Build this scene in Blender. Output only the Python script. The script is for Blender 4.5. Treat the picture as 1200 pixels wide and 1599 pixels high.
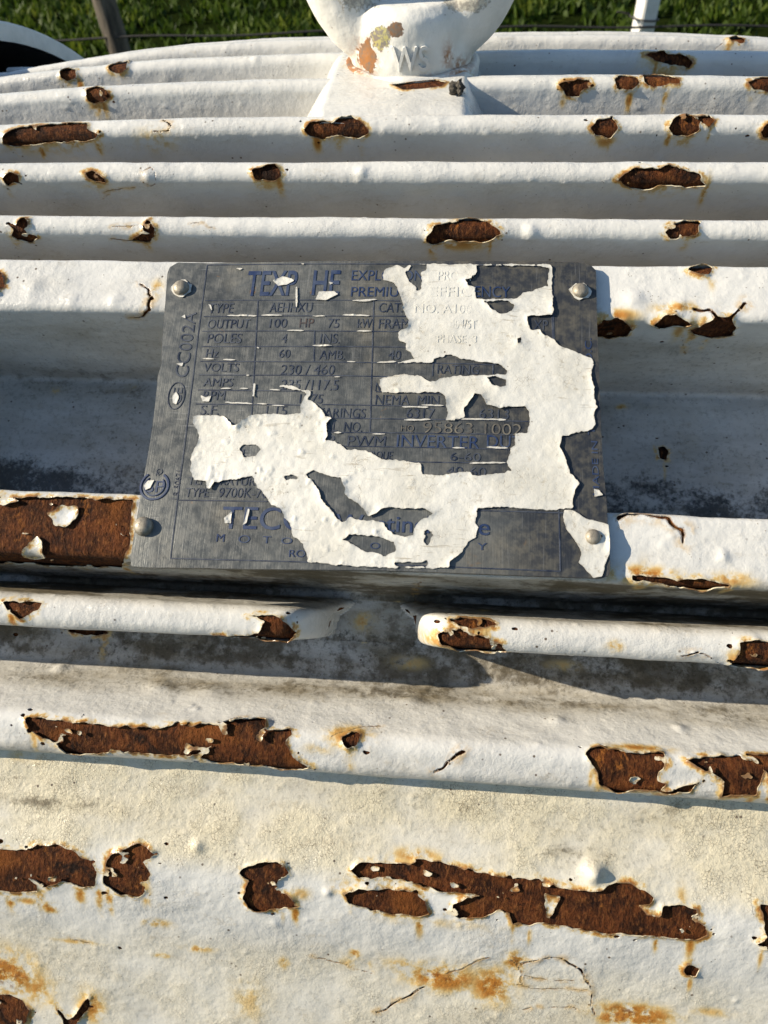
import bpy, bmesh, math, random
import numpy as np
from mathutils import Vector, Matrix

for o in list(bpy.data.objects): bpy.data.objects.remove(o)
scene = bpy.context.scene
COL = scene.collection
random.seed(4); RNG = np.random.RandomState(7)

# ---------------------------------------------------------------- geometry core (metres; motor axis = X, Z up)
AXIS_Z = 0.50                      # height of the motor axis above the ground
PITCH = math.radians(46.0)
FPX = 1250.0                       # focal length for a 1200 x 1599 frame
def _n(v): return v / np.linalg.norm(v)
F0 = np.array([0, math.cos(PITCH), -math.sin(PITCH)]); U0 = np.array([0, math.sin(PITCH), math.cos(PITCH)])
XA = np.array([1.0, 0, 0])
CF = _n(F0 - 0.092 * XA)
CU = U0 - 0.040 * XA; CU = _n(CU - CF * CU.dot(CF))
CR = np.cross(CF, CU)
CAM = np.array([0.018, -0.66 * math.cos(PITCH) + 0.094 * math.sin(PITCH), AXIS_Z + 0.66 * math.sin(PITCH) + 0.094 * math.cos(PITCH)])
RT = 0.420                         # fin tip radius
RB = 0.384                         # floor radius between fins

# ---------------------------------------------------------------- camera, sky, sun, exposure
cam_d = bpy.data.cameras.new('camera'); cam = bpy.data.objects.new('camera', cam_d); COL.objects.link(cam)
cam_d.sensor_fit = 'VERTICAL'; cam_d.sensor_height = 36.0; cam_d.lens = FPX / 1599.0 * 36.0
cam_d.clip_start = 0.01; cam_d.clip_end = 400.0
cam.matrix_world = Matrix(((CR[0], CU[0], -CF[0], CAM[0]), (CR[1], CU[1], -CF[1], CAM[1]), (CR[2], CU[2], -CF[2], CAM[2]), (0, 0, 0, 1)))
cam_d.dof.use_dof = True; cam_d.dof.focus_distance = 0.275; cam_d.dof.aperture_fstop = 28.0
scene.camera = cam
scene.cycles.max_bounces = 5; scene.cycles.diffuse_bounces = 2; scene.cycles.glossy_bounces = 2; scene.cycles.use_adaptive_sampling = True; scene.cycles.adaptive_threshold = 0.02

SUN = np.array([-0.872, -0.090, 0.480]); SUN = SUN / np.linalg.norm(SUN)
world = bpy.data.worlds.new('World'); scene.world = world; world.use_nodes = True
wn = world.node_tree.nodes; wn.clear()
sky = wn.new('ShaderNodeTexSky'); sky.sky_type = 'NISHITA'; sky.sun_disc = False
sky.sun_elevation = math.asin(SUN[2]); sky.sun_rotation = math.atan2(SUN[0], SUN[1]); sky.ozone_density = 2.5; sky.air_density = 1.2; sky.dust_density = 0.4
bg = wn.new('ShaderNodeBackground'); bg.inputs['Strength'].default_value = 0.072
wo = wn.new('ShaderNodeOutputWorld')
world.node_tree.links.new(sky.outputs[0], bg.inputs[0]); world.node_tree.links.new(bg.outputs[0], wo.inputs[0])
sun_d = bpy.data.lights.new('sun', 'SUN'); sun_d.energy = 4.5; sun_d.angle = math.radians(0.55); sun_d.color = (1.0, 0.885, 0.705)
sun = bpy.data.objects.new('sun', sun_d); COL.objects.link(sun); sun.location = (-3, 0, 4)
sun.rotation_euler = Vector(SUN).to_track_quat('Z', 'Y').to_euler()
scene.view_settings.view_transform = 'Standard'; scene.view_settings.look = 'None'
scene.view_settings.exposure = 0.80; scene.view_settings.gamma = 1.0
try: scene.view_settings.use_curve_mapping = False
except Exception: pass

def smooth(a, b, x):
    t = np.clip((x - a) / (b - a), 0, 1); return t * t * (3 - 2 * t)

def ring_pt(th, r):
    return np.array([-r * math.sin(th), r * math.cos(th)])       # (y, z - AXIS_Z)

def round_poly(pts, rad, n=7):
    out = [pts[0]]
    for i in range(1, len(pts) - 1):
        p, a, b = pts[i], pts[i - 1], pts[i + 1]
        r = rad[i]
        if r <= 0: out.append(p); continue
        u = _n(a - p); v = _n(b - p)
        c = np.clip(u.dot(v), -1, 1); half = math.acos(c) / 2
        if half > 1.54: out.append(p); continue
        d = min(r / math.tan(half), 0.48 * np.linalg.norm(a - p), 0.48 * np.linalg.norm(b - p))
        rr = d * math.tan(half)
        cen = p + _n(u + v) * (rr / math.sin(half))
        s, e = p + u * d - cen, p + v * d - cen
        a0 = math.atan2(s[1], s[0]); a1 = math.atan2(e[1], e[0])
        da = (a1 - a0 + math.pi) % (2 * math.pi) - math.pi
        for k in range(n + 1):
            t = a0 + da * k / n
            out.append(cen + rr * np.array([math.cos(t), math.sin(t)]))
    out.append(pts[-1])
    return np.array(out)

# name, tip angle from the top (deg, towards the viewer), lean (deg), tip half width, root half widths, depths, tip radius, tip corner, root fillet
FINS = [
    ('G', -23.0, 0, .0040, .0060, .0060, .036, .036, RT - .001, .0038, .006),
    ('P', -16.4, 0, .0040, .0060, .0060, .036, .036, RT,        .0038, .006),
    ('A', -10.2, 0, .0040, .0060, .0060, .036, .036, RT,        .0038, .006),
    ('B',  -4.2, 0, .0042, .0062, .0062, .036, .036, RT,        .0038, .006),
    ('C',   1.25, 0, .0042, .0062, .0062, .036, .036, RT,        .0038, .006),
    ('D',   6.7, 11, .0042, .0062, .0062, .036, .036, RT,        .0038, .006),
    ('E',  11.4, 15, .0042, .0060, .0060, .036, .036, RT,        .0038, .005),
    ('F',  15.75, 12, .0036, .0050, .0050, .036, .036, RT,        .0034, .004),
    ('R',  19.85, 6, .0104, .0110, .0112, .036, .052, RT,       .0022, .004),
    ('S',  32.15, -2, .0106, .0112, .0110, .052, .044, RT,      .0022, .003),
    ('H',  36.1, 8, .0050, .0058, .0056, .032, .034, RT - .010, .0044, .003),
    ('I',  41.75, 6, .0062, .0150, .0075, .034, .010, RT - .012, .0046, .004),
    ('J',  48.2, 0, .0075, .0200, .0260, .0050, .0060, RT - .0185, .0160, .024),
    ('K',  64.0, 0, .0080, .0200, .0200, .009, .012, RT - .014, .0060, .012),
]
def build_profile(ds=0.0005):
    pts, rad, marks = [], [], []
    def add(p, r=0.0): pts.append(np.asarray(p, float)); rad.append(r)
    prev = math.radians(-40); prev_rb = RB
    add(ring_pt(prev, RB))
    for (nm, deg, lean, wt, wl, wr, dl, dr, rt, rc, rf) in FINS:
        th = math.radians(deg); tip = ring_pt(th, rt)
        er = ring_pt(th + math.radians(lean), 1.0); et = np.array([-er[1], er[0]])      # et: towards growing angle
        pl = tip - er * dl - et * wl; pr = tip - er * dr + et * wr
        rl = np.hypot(*pl); rr = np.hypot(*pr)
        aL = math.atan2(-pl[0], pl[1]) - rf * 1.3 / rl; aR = math.atan2(-pr[0], pr[1]) + rf * 1.3 / rr
        if aL > prev + 1e-4:
            k = max(1, int((aL - prev) * RB / .004))
            for q in range(1, k):
                f = q / k
                add(ring_pt(prev + (aL - prev) * f, prev_rb + (rl - prev_rb) * smooth(0, 1, f)), 0)
            add(ring_pt(aL, rl), 0)
        m0 = pts[-1]
        add(pl, rf); add(tip - et * wt, rc); add(tip + et * wt, rc); add(pr, rf)
        add(ring_pt(aR, rr), 0); m1 = pts[-1]
        marks.append((nm, m0, m1)); prev = aR; prev_rb = rr
    th1 = math.radians(78)
    k = int((th1 - prev) * RB / .004)
    for q in range(1, k + 1): add(ring_pt(prev + (th1 - prev) * q / k, prev_rb), 0)
    P = round_poly(pts, rad)
    seg = np.linalg.norm(np.diff(P, axis=0), axis=1); keep = np.r_[True, seg > 1e-7]; P = P[keep]
    t = np.r_[0, np.cumsum(np.linalg.norm(np.diff(P, axis=0), axis=1))]
    N = int(t[-1] / ds); tt = np.linspace(0, t[-1], N + 1)
    Q = np.c_[np.interp(tt, t, P[:, 0]), np.interp(tt, t, P[:, 1])]
    # the lowest part of the casting is one soft swell, without creases
    pI = [m1 for nm_, m0, m1 in marks if nm_ == 'I'][0]; j = int(np.argmin(((Q - pI) ** 2).sum(1))) - 2
    w = np.ones(31) / 31
    for _ in range(3):
        seg = Q[j:]; pad = np.vstack([np.repeat(seg[:1], 15, 0), seg, np.repeat(seg[-1:], 15, 0)])
        sm = np.c_[np.convolve(pad[:, 0], w, 'valid'), np.convolve(pad[:, 1], w, 'valid')]
        f = smooth(0, 40, np.arange(len(seg)))[:, None] * smooth(0, 40, np.arange(len(seg))[::-1])[:, None]
        Q[j:] = seg * (1 - f) + sm * f
    tan = np.gradient(Q, axis=0); tan /= np.linalg.norm(tan, axis=1)[:, None]
    nor = np.c_[-tan[:, 1], tan[:, 0]]
    nor *= np.sign((nor * Q).sum(1).mean())
    mk = {}
    for nm, m0, m1 in marks:
        i0 = int(np.argmin(((Q - m0) ** 2).sum(1))); i1 = int(np.argmin(((Q - m1) ** 2).sum(1)))
        mk[nm] = (i0, i1)
    return tt, Q, nor, mk
TT, PQ, PN, MARK = build_profile()
FIN = {f[0]: f for f in FINS}
ARCH = {'G': .0045, 'P': .0045, 'A': .0045, 'B': .0036, 'C': .0028, 'D': .0020, 'E': .0004}
X_MID = 0.010
X_END = 0.215; X_BEG = -0.262
def arch_drop(nm, x):
    return ARCH.get(nm, 0.0) * (np.minimum(np.abs(x - X_MID), .25) / 0.17) ** 3
def stub_end(nm, x, it):
    """1 on the fin stub, falling to 0 at its slanted, rounded end"""
    i0, i1 = MARK['H']; fr = (it - i0) / (i1 - i0); sk = .014 * (fr - .45)
    if nm == 'H1': u = np.clip((x + sk - (H_L - .015)) / .015, 0, 1)
    else: u = np.clip(((H_R + .012) - (x - sk)) / .012, 0, 1)
    return np.sqrt(np.clip(1 - u ** 2.2, 0, 1))
def surf(nm, x, it):
    """undisplaced surface point for fin nm, x grid, profile index grid it"""
    q = PQ[it]; n = PN[it]
    y = q[..., 0] + 0 * x; z = q[..., 1] + 0 * x
    r = np.hypot(y, z)
    if nm in ARCH:
        f = FIN[nm]; w = np.clip((r - f[8] + f[6]) / f[6], 0, 1)
        k = (r - arch_drop(nm, x) * w) / r; y, z = y * k, z * k; r = np.hypot(y, z)
    if nm in ('H1', 'H2'):
        f = FIN['H']; g = stub_end(nm, x, it)
        rb = f[8] - f[6] - .001
        rn = rb + (r - rb) * g - .0006 * (1 - g)
        an = np.arctan2(-y, z); ac = math.radians(f[1] - .4)
        an = ac + (an - ac) * (.70 + .30 * g ** .8)
        y, z = -rn * np.sin(an), rn * np.cos(an)
    return np.stack([x + 0 * y, y, z + AXIS_Z], -1), np.stack([0 * x + 0 * y, n[..., 0] + 0 * x, n[..., 1] + 0 * x], -1)
H_L, H_R = -0.0235, 0.0045
PX0, PY0 = 600.0, 799.5
def project(p):
    v = p - CAM
    a, b, c = v @ CR, v @ CU, v @ CF
    return PX0 + FPX * a / c, PY0 - FPX * b / c, c
def ray(px, py):
    return _n(CF + CR * ((px - PX0) / FPX) + CU * ((PY0 - py) / FPX))
# nameplate plane: spans the two pads
_er = ring_pt(math.radians((FIN['R'][1] + FIN['S'][1]) / 2), 1.0)
PL_N = np.array([0, _er[0], _er[1]]); PL_V = np.cross(PL_N, XA); PL_V = PL_V * np.sign(PL_V[2])   # v runs up the plate
_pr = ring_pt(math.radians(FIN['R'][1]), FIN['R'][8]); _ps = ring_pt(math.radians(FIN['S'][1]), FIN['S'][8])
PL_H = max(np.array([0, _pr[0], _pr[1]]) @ PL_N, np.array([0, _ps[0], _ps[1]]) @ PL_N) + .0016
PL_O = PL_N * PL_H + np.array([0, 0, AXIS_Z])

# ---------------------------------------------------------------- what the wear looks like: positions in mm along the axis (x) and along the casting's profile (t)
HOLES = [[[-187.8,461.6],[-184.8,459.1],[-179.3,460.6],[-179.3,464.1],[-183.8,465.6],[-187.5,464.1]],[[-162.5,460.1],[-160.5,456.6],[-152.3,458.1],[-152.3,462.6],[-157.5,464.1],[-161.8,462.6]],[[-158.3,559.1],[-155.0,557.1],[-148.3,560.1],[-147.3,562.1],[-150.3,563.6],[-155.0,564.6],[-157.8,562.6]],[[-183.3,654.2],[-179.0,651.7],[-170.5,650.2],[-156.0,649.7],[-145.5,649.7],[-144.0,652.7],[-139.3,654.7],[-141.8,656.2],[-150.5,656.7],[-162.5,657.7],[-167.3,658.2],[-180.8,658.7],[-184.3,656.7]],[[-50.8,654.2],[-48.8,651.7],[-44.8,651.2],[-39.5,652.2],[-35.8,649.2],[-31.8,648.7],[-26.3,652.7],[-24.3,655.2],[-27.8,657.7],[-37.0,656.7],[-45.0,657.2],[-49.0,656.2]],[[-169.8,747.7],[-165.5,746.2],[-162.8,747.2],[-163.8,749.2],[-168.8,750.2]],[[-135.3,746.2],[-132.0,745.2],[-126.8,747.7],[-126.5,749.7],[-131.3,749.7],[-134.3,748.2]],[[-66.8,745.7],[-62.0,744.2],[-57.5,743.2],[-55.5,747.2],[-58.0,748.7],[-65.8,748.7]],[[-156.3,844.2],[-152.3,841.7],[-150.8,839.2],[-148.0,839.2],[-148.0,842.7],[-146.0,844.7],[-149.8,847.7],[-155.5,846.7]],[[-108.8,846.2],[-103.3,842.7],[-101.5,838.7],[-98.8,841.7],[-99.5,844.7],[-103.5,847.2]],[[53.7,561.1],[58.7,559.6],[66.7,559.6],[67.5,561.6],[63.0,563.6],[63.2,565.1],[57.7,565.1],[56.2,563.1]],[[76.7,559.1],[80.5,556.1],[85.7,557.6],[88.0,560.6],[84.7,563.1],[79.2,562.6]],[[89.2,556.1],[92.7,555.1],[100.7,556.1],[104.5,558.6],[105.0,560.6],[99.0,560.6],[94.0,562.1],[89.7,560.6]],[[95.0,461.1],[102.2,460.6],[111.0,461.1],[117.5,464.1],[116.0,466.1],[107.2,465.6],[99.5,463.6]],[[132.7,560.1],[136.2,558.1],[144.5,556.6],[144.5,563.1],[135.2,562.6]],[[64.5,654.2],[67.7,651.7],[72.7,650.7],[75.5,654.2],[73.2,657.2],[67.0,657.2]],[[94.7,654.2],[97.7,650.2],[101.5,648.7],[106.2,651.7],[106.5,654.7],[103.2,656.7],[97.0,656.2]],[[105.2,650.2],[110.2,649.2],[112.5,651.7],[110.7,653.7],[107.5,652.7]],[[130.2,655.2],[132.0,653.2],[135.5,653.2],[136.7,657.7],[131.5,656.7]],[[72.2,748.7],[75.0,746.7],[78.5,744.7],[87.7,745.2],[91.2,744.2],[97.0,745.2],[101.7,746.7],[104.7,750.2],[98.0,751.2],[93.0,750.2],[88.5,750.7],[83.0,752.7],[78.2,751.7],[74.0,749.2]],[[2.5,843.2],[5.7,840.2],[15.0,837.7],[24.2,837.7],[28.7,840.7],[30.0,842.7],[25.5,844.7],[18.7,845.7],[10.5,844.2],[4.7,847.2],[2.7,845.2]],[[86.5,841.7],[89.2,838.7],[93.7,837.7],[97.5,838.7],[97.7,841.7],[94.0,843.2],[88.5,843.7]],[[143.2,357.6],[147.7,356.1],[152.0,359.1],[150.5,360.1],[144.2,359.1]],[[-157.0,932.2],[-151.8,933.2],[-150.3,934.2],[-148.0,939.2],[-149.3,941.2],[-149.8,942.7],[-154.0,944.7]],[[91.0,928.2],[100.5,927.2],[98.7,929.7],[95.5,930.7],[92.5,929.7]],[[61.2,951.7],[64.0,948.7],[68.2,946.7],[72.5,948.2],[74.7,951.2],[74.0,955.2],[69.5,956.7],[63.0,955.7]],[[81.0,948.2],[83.7,946.2],[87.7,945.7],[91.7,946.7],[93.2,948.2],[91.5,950.2],[87.2,949.2],[83.5,950.2]],[[94.2,952.2],[97.0,947.7],[100.7,946.2],[105.0,946.2],[107.5,949.2],[108.2,954.2],[105.0,956.2],[99.7,956.7],[95.7,954.7]],[[92.5,1020.8],[95.2,1020.3],[96.7,1023.3],[95.5,1026.8],[93.5,1025.8]],[[-141.0,1114.3],[-132.3,1114.3],[-123.5,1113.8],[-110.3,1113.8],[-86.5,1113.3],[-86.3,1117.3],[-86.5,1123.8],[-86.3,1129.8],[-94.0,1146.3],[-108.5,1148.3],[-123.5,1146.3],[-147.0,1147.3]],[[70.5,1130.3],[75.2,1130.3],[84.5,1130.8],[91.0,1130.8],[94.7,1130.8],[99.5,1131.8],[92.5,1133.3],[81.0,1132.3],[70.5,1131.8]],[[-131.0,1214.3],[-129.5,1213.8],[-117.3,1213.8],[-119.0,1215.8],[-124.8,1218.8],[-128.0,1217.3]],[[-125.5,1258.8],[-121.8,1257.3],[-117.0,1257.3],[-110.8,1257.8],[-109.3,1258.8],[-116.5,1259.8],[-124.0,1259.3]],[[-48.3,1214.3],[-45.8,1213.8],[-39.3,1213.8],[-34.3,1216.3],[-33.0,1218.3],[-35.8,1223.3],[-39.5,1222.3],[-46.0,1222.8],[-54.8,1223.3],[-59.8,1222.3],[-47.8,1220.3],[-44.5,1219.3],[-42.3,1215.8]],[[12.5,1216.8],[14.5,1215.8],[20.5,1214.8],[25.5,1216.8],[28.5,1217.3],[33.5,1218.8],[35.0,1222.8],[31.0,1223.3],[24.7,1223.3],[19.7,1222.3],[14.5,1219.8]],[[17.2,1212.3],[20.2,1211.3],[28.5,1211.3],[31.5,1212.8],[28.5,1213.8],[23.5,1214.8],[19.5,1213.8]],[[102.7,1222.8],[105.5,1217.8],[105.2,1214.8],[109.2,1214.3],[121.2,1214.8],[122.7,1222.8],[107.7,1223.3]],[[-120.0,1305.8],[-117.0,1304.8],[-106.0,1305.3],[-93.8,1305.8],[-86.3,1305.8],[-75.5,1305.3],[-65.0,1304.3],[-62.0,1303.3],[-57.8,1303.8],[-54.3,1305.3],[-53.8,1302.8],[-48.8,1301.3],[-45.0,1299.3],[-41.3,1299.8],[-40.3,1303.8],[-32.5,1303.3],[-31.3,1304.8],[-34.0,1307.3],[-30.8,1311.3],[-24.8,1314.8],[-32.0,1315.8],[-43.5,1314.3],[-56.3,1315.8],[-61.3,1313.8],[-58.3,1310.3],[-64.5,1313.3],[-79.5,1314.3],[-86.0,1313.8],[-97.0,1314.3],[-107.0,1315.3],[-112.3,1311.3],[-116.5,1309.3]],[[-16.3,1304.3],[-13.0,1302.3],[-9.5,1303.3],[-10.5,1306.3],[-13.5,1307.8],[-15.3,1306.8]],[[60.5,1304.8],[62.5,1303.3],[69.2,1303.3],[83.7,1303.3],[84.7,1305.3],[82.5,1308.3],[82.2,1310.8],[84.7,1311.8],[83.0,1313.8],[70.7,1315.3],[65.5,1313.8],[63.2,1308.8]],[[90.2,1304.8],[98.2,1302.8],[107.5,1303.3],[112.0,1304.3],[113.2,1306.3],[111.2,1313.3],[101.2,1314.8],[101.7,1309.8],[97.7,1307.3],[94.0,1306.8]],[[109.7,1301.3],[123.7,1300.3],[126.7,1326.3],[117.5,1323.3],[114.5,1307.3]],[[83.0,1314.3],[88.5,1312.3],[94.2,1310.8],[91.5,1313.3],[86.0,1314.8]],[[-139.5,1359.3],[-132.8,1359.3],[-123.5,1359.3],[-118.0,1356.8],[-112.5,1356.3],[-106.8,1357.3],[-99.8,1361.3],[-98.0,1364.3],[-98.8,1370.4],[-104.5,1370.4],[-110.0,1368.9],[-117.0,1372.4],[-120.3,1368.9],[-125.8,1366.8],[-119.3,1370.9],[-119.5,1373.9],[-129.0,1375.9],[-140.3,1374.4]],[[-96.0,1368.3],[-94.8,1361.8],[-93.3,1358.3],[-87.8,1355.8],[-84.0,1353.8],[-78.8,1356.3],[-79.8,1358.3],[-82.0,1359.8],[-79.0,1363.8],[-80.8,1366.3],[-83.5,1366.8],[-81.3,1369.9],[-83.3,1372.4],[-89.8,1371.9],[-93.8,1369.9]],[[-48.8,1360.8],[-47.0,1358.8],[-42.8,1356.8],[-37.5,1355.8],[-34.3,1356.8],[-32.5,1359.3],[-36.0,1361.8],[-36.0,1364.8],[-31.8,1367.8],[-29.5,1371.4],[-35.0,1372.9],[-45.8,1372.9],[-47.8,1369.4],[-46.8,1365.8],[-45.8,1363.3]],[[-12.3,1356.8],[-9.8,1354.3],[-3.5,1353.8],[3.7,1353.8],[7.0,1353.8],[10.0,1351.8],[19.5,1352.8],[29.7,1354.3],[36.0,1355.3],[44.0,1354.8],[50.2,1355.3],[56.2,1356.8],[61.2,1357.3],[68.2,1356.8],[72.2,1354.3],[77.2,1354.3],[82.2,1355.8],[84.5,1357.8],[83.2,1359.8],[80.2,1360.8],[82.5,1362.8],[86.5,1363.8],[87.2,1360.3],[92.0,1358.8],[98.0,1360.3],[98.5,1362.8],[96.2,1363.8],[101.2,1365.3],[101.5,1368.9],[97.7,1370.4],[86.7,1370.4],[72.7,1370.9],[61.0,1370.9],[50.7,1369.4],[46.7,1370.9],[40.7,1370.4],[39.5,1366.8],[36.5,1365.8],[32.2,1368.3],[24.2,1369.9],[20.0,1368.9],[22.0,1364.8],[26.0,1362.3],[36.2,1361.3],[28.0,1361.3],[17.7,1361.3],[11.5,1359.8],[7.2,1358.8],[-1.3,1358.8],[-9.5,1359.3]],[[-14.5,1364.8],[-9.5,1362.3],[-1.0,1362.3],[7.2,1362.3],[12.5,1364.8],[14.7,1369.4],[11.7,1370.9],[1.2,1370.9],[-7.3,1369.9],[-12.5,1368.3]],[[116.2,1356.8],[119.2,1357.3],[127.0,1356.3],[128.0,1371.9],[118.2,1371.9],[116.2,1369.9],[118.7,1367.3]],[[-145.0,1418.4],[-137.8,1418.4],[-133.0,1418.4],[-129.5,1419.9],[-126.0,1423.4],[-127.5,1427.4],[-134.3,1436.4],[-146.5,1437.9]],[[-117.5,1419.9],[-115.3,1422.4],[-112.0,1425.9],[-108.3,1421.4],[-103.0,1413.4],[-104.5,1419.9],[-109.8,1428.4],[-113.5,1428.9]],[[95.7,1382.4],[96.7,1379.9],[100.0,1381.9],[99.5,1384.9],[96.7,1384.9]]]
ISLANDS = [[[-115.0,1118.8],[-110.5,1115.8],[-104.5,1115.8],[-104.5,1120.3],[-107.5,1123.3],[-111.3,1122.8]],[[-121.3,1131.8],[-117.0,1126.8],[-115.0,1128.8],[-114.0,1134.3],[-121.3,1136.3]],[[-133.3,1114.3],[-127.5,1114.3],[-125.3,1115.3],[-129.5,1116.8],[-132.8,1116.8]],[[50.2,1359.3],[55.2,1359.8],[54.5,1363.3],[51.7,1367.8],[51.0,1362.3]],[[19.5,1357.8],[23.7,1358.3],[24.2,1359.8],[21.0,1359.8]]]
CRACKS = [[[[-97.5,936.7],[-94.0,939.7],[-92.8,943.7],[-93.0,947.2],[-97.3,950.2],[-101.3,950.2]],0.3],[[[67.0,1113.3],[74.0,1110.8],[81.2,1112.8],[86.0,1115.3],[87.2,1117.8],[86.5,1120.3]],0.42],[[[93.7,943.2],[98.0,944.2],[100.7,947.2]],0.4],[[[105.0,946.2],[107.5,944.7],[110.7,941.2]],0.4],[[[92.2,956.2],[95.2,962.7],[97.0,968.2]],0.2],[[[13.7,1313.3],[18.0,1309.8],[22.7,1306.8]],0.3],[[[-19.0,1303.8],[-11.0,1300.8],[-4.0,1298.3]],0.18],[[[44.0,1387.4],[51.7,1383.4],[57.7,1382.9],[63.2,1385.9],[66.7,1390.9],[68.2,1398.4],[69.2,1403.4]],0.26],[[[44.2,1395.9],[54.7,1395.9],[67.0,1394.9]],0.15],[[[45.5,1391.4],[54.5,1392.4],[61.7,1392.4]],0.15],[[[41.5,1385.9],[44.5,1390.9],[45.7,1395.4]],0.22],[[[46.7,1405.4],[49.2,1403.4],[63.5,1402.9]],0.15],[[[-117.0,846.2],[-112.3,846.7],[-107.8,846.2]],0.25],[[[-115.3,841.2],[-109.3,840.7],[-105.8,840.7]],0.18],[[[-110.5,745.2],[-108.0,744.2],[-105.0,747.7],[-105.5,750.2],[-108.5,751.7],[-111.0,749.2]],0.22],[[[-112.5,648.2],[-108.0,651.7],[-108.5,654.2],[-116.0,654.7]],0.25],[[[-110.3,1393.4],[-102.3,1394.9]],0.18],[[[87.2,1219.3],[93.5,1218.3],[99.7,1220.8],[102.7,1222.8]],0.28],[[[-24.5,1391.4],[-4.8,1396.4]],0.16],[[[-2.3,1410.9],[8.2,1403.4],[13.5,1399.4]],0.25],[[[20.7,1393.9],[35.2,1384.9]],0.22],[[[-84.8,840.2],[-80.0,839.2],[-75.0,841.7]],0.12],[[[-130.8,755.2],[-126.0,753.2],[-116.5,753.2]],0.16],[[[-132.8,759.7],[-129.0,756.2]],0.16],[[[22.0,970.2],[23.2,979.8]],0.12],[[[7.7,1139.8],[4.2,1165.3],[3.7,1178.8]],0.2],[[[142.0,358.1],[137.5,362.1]],0.2],[[[-56.8,1303.3],[-52.3,1300.3],[-46.8,1298.8]],0.25]]
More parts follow.
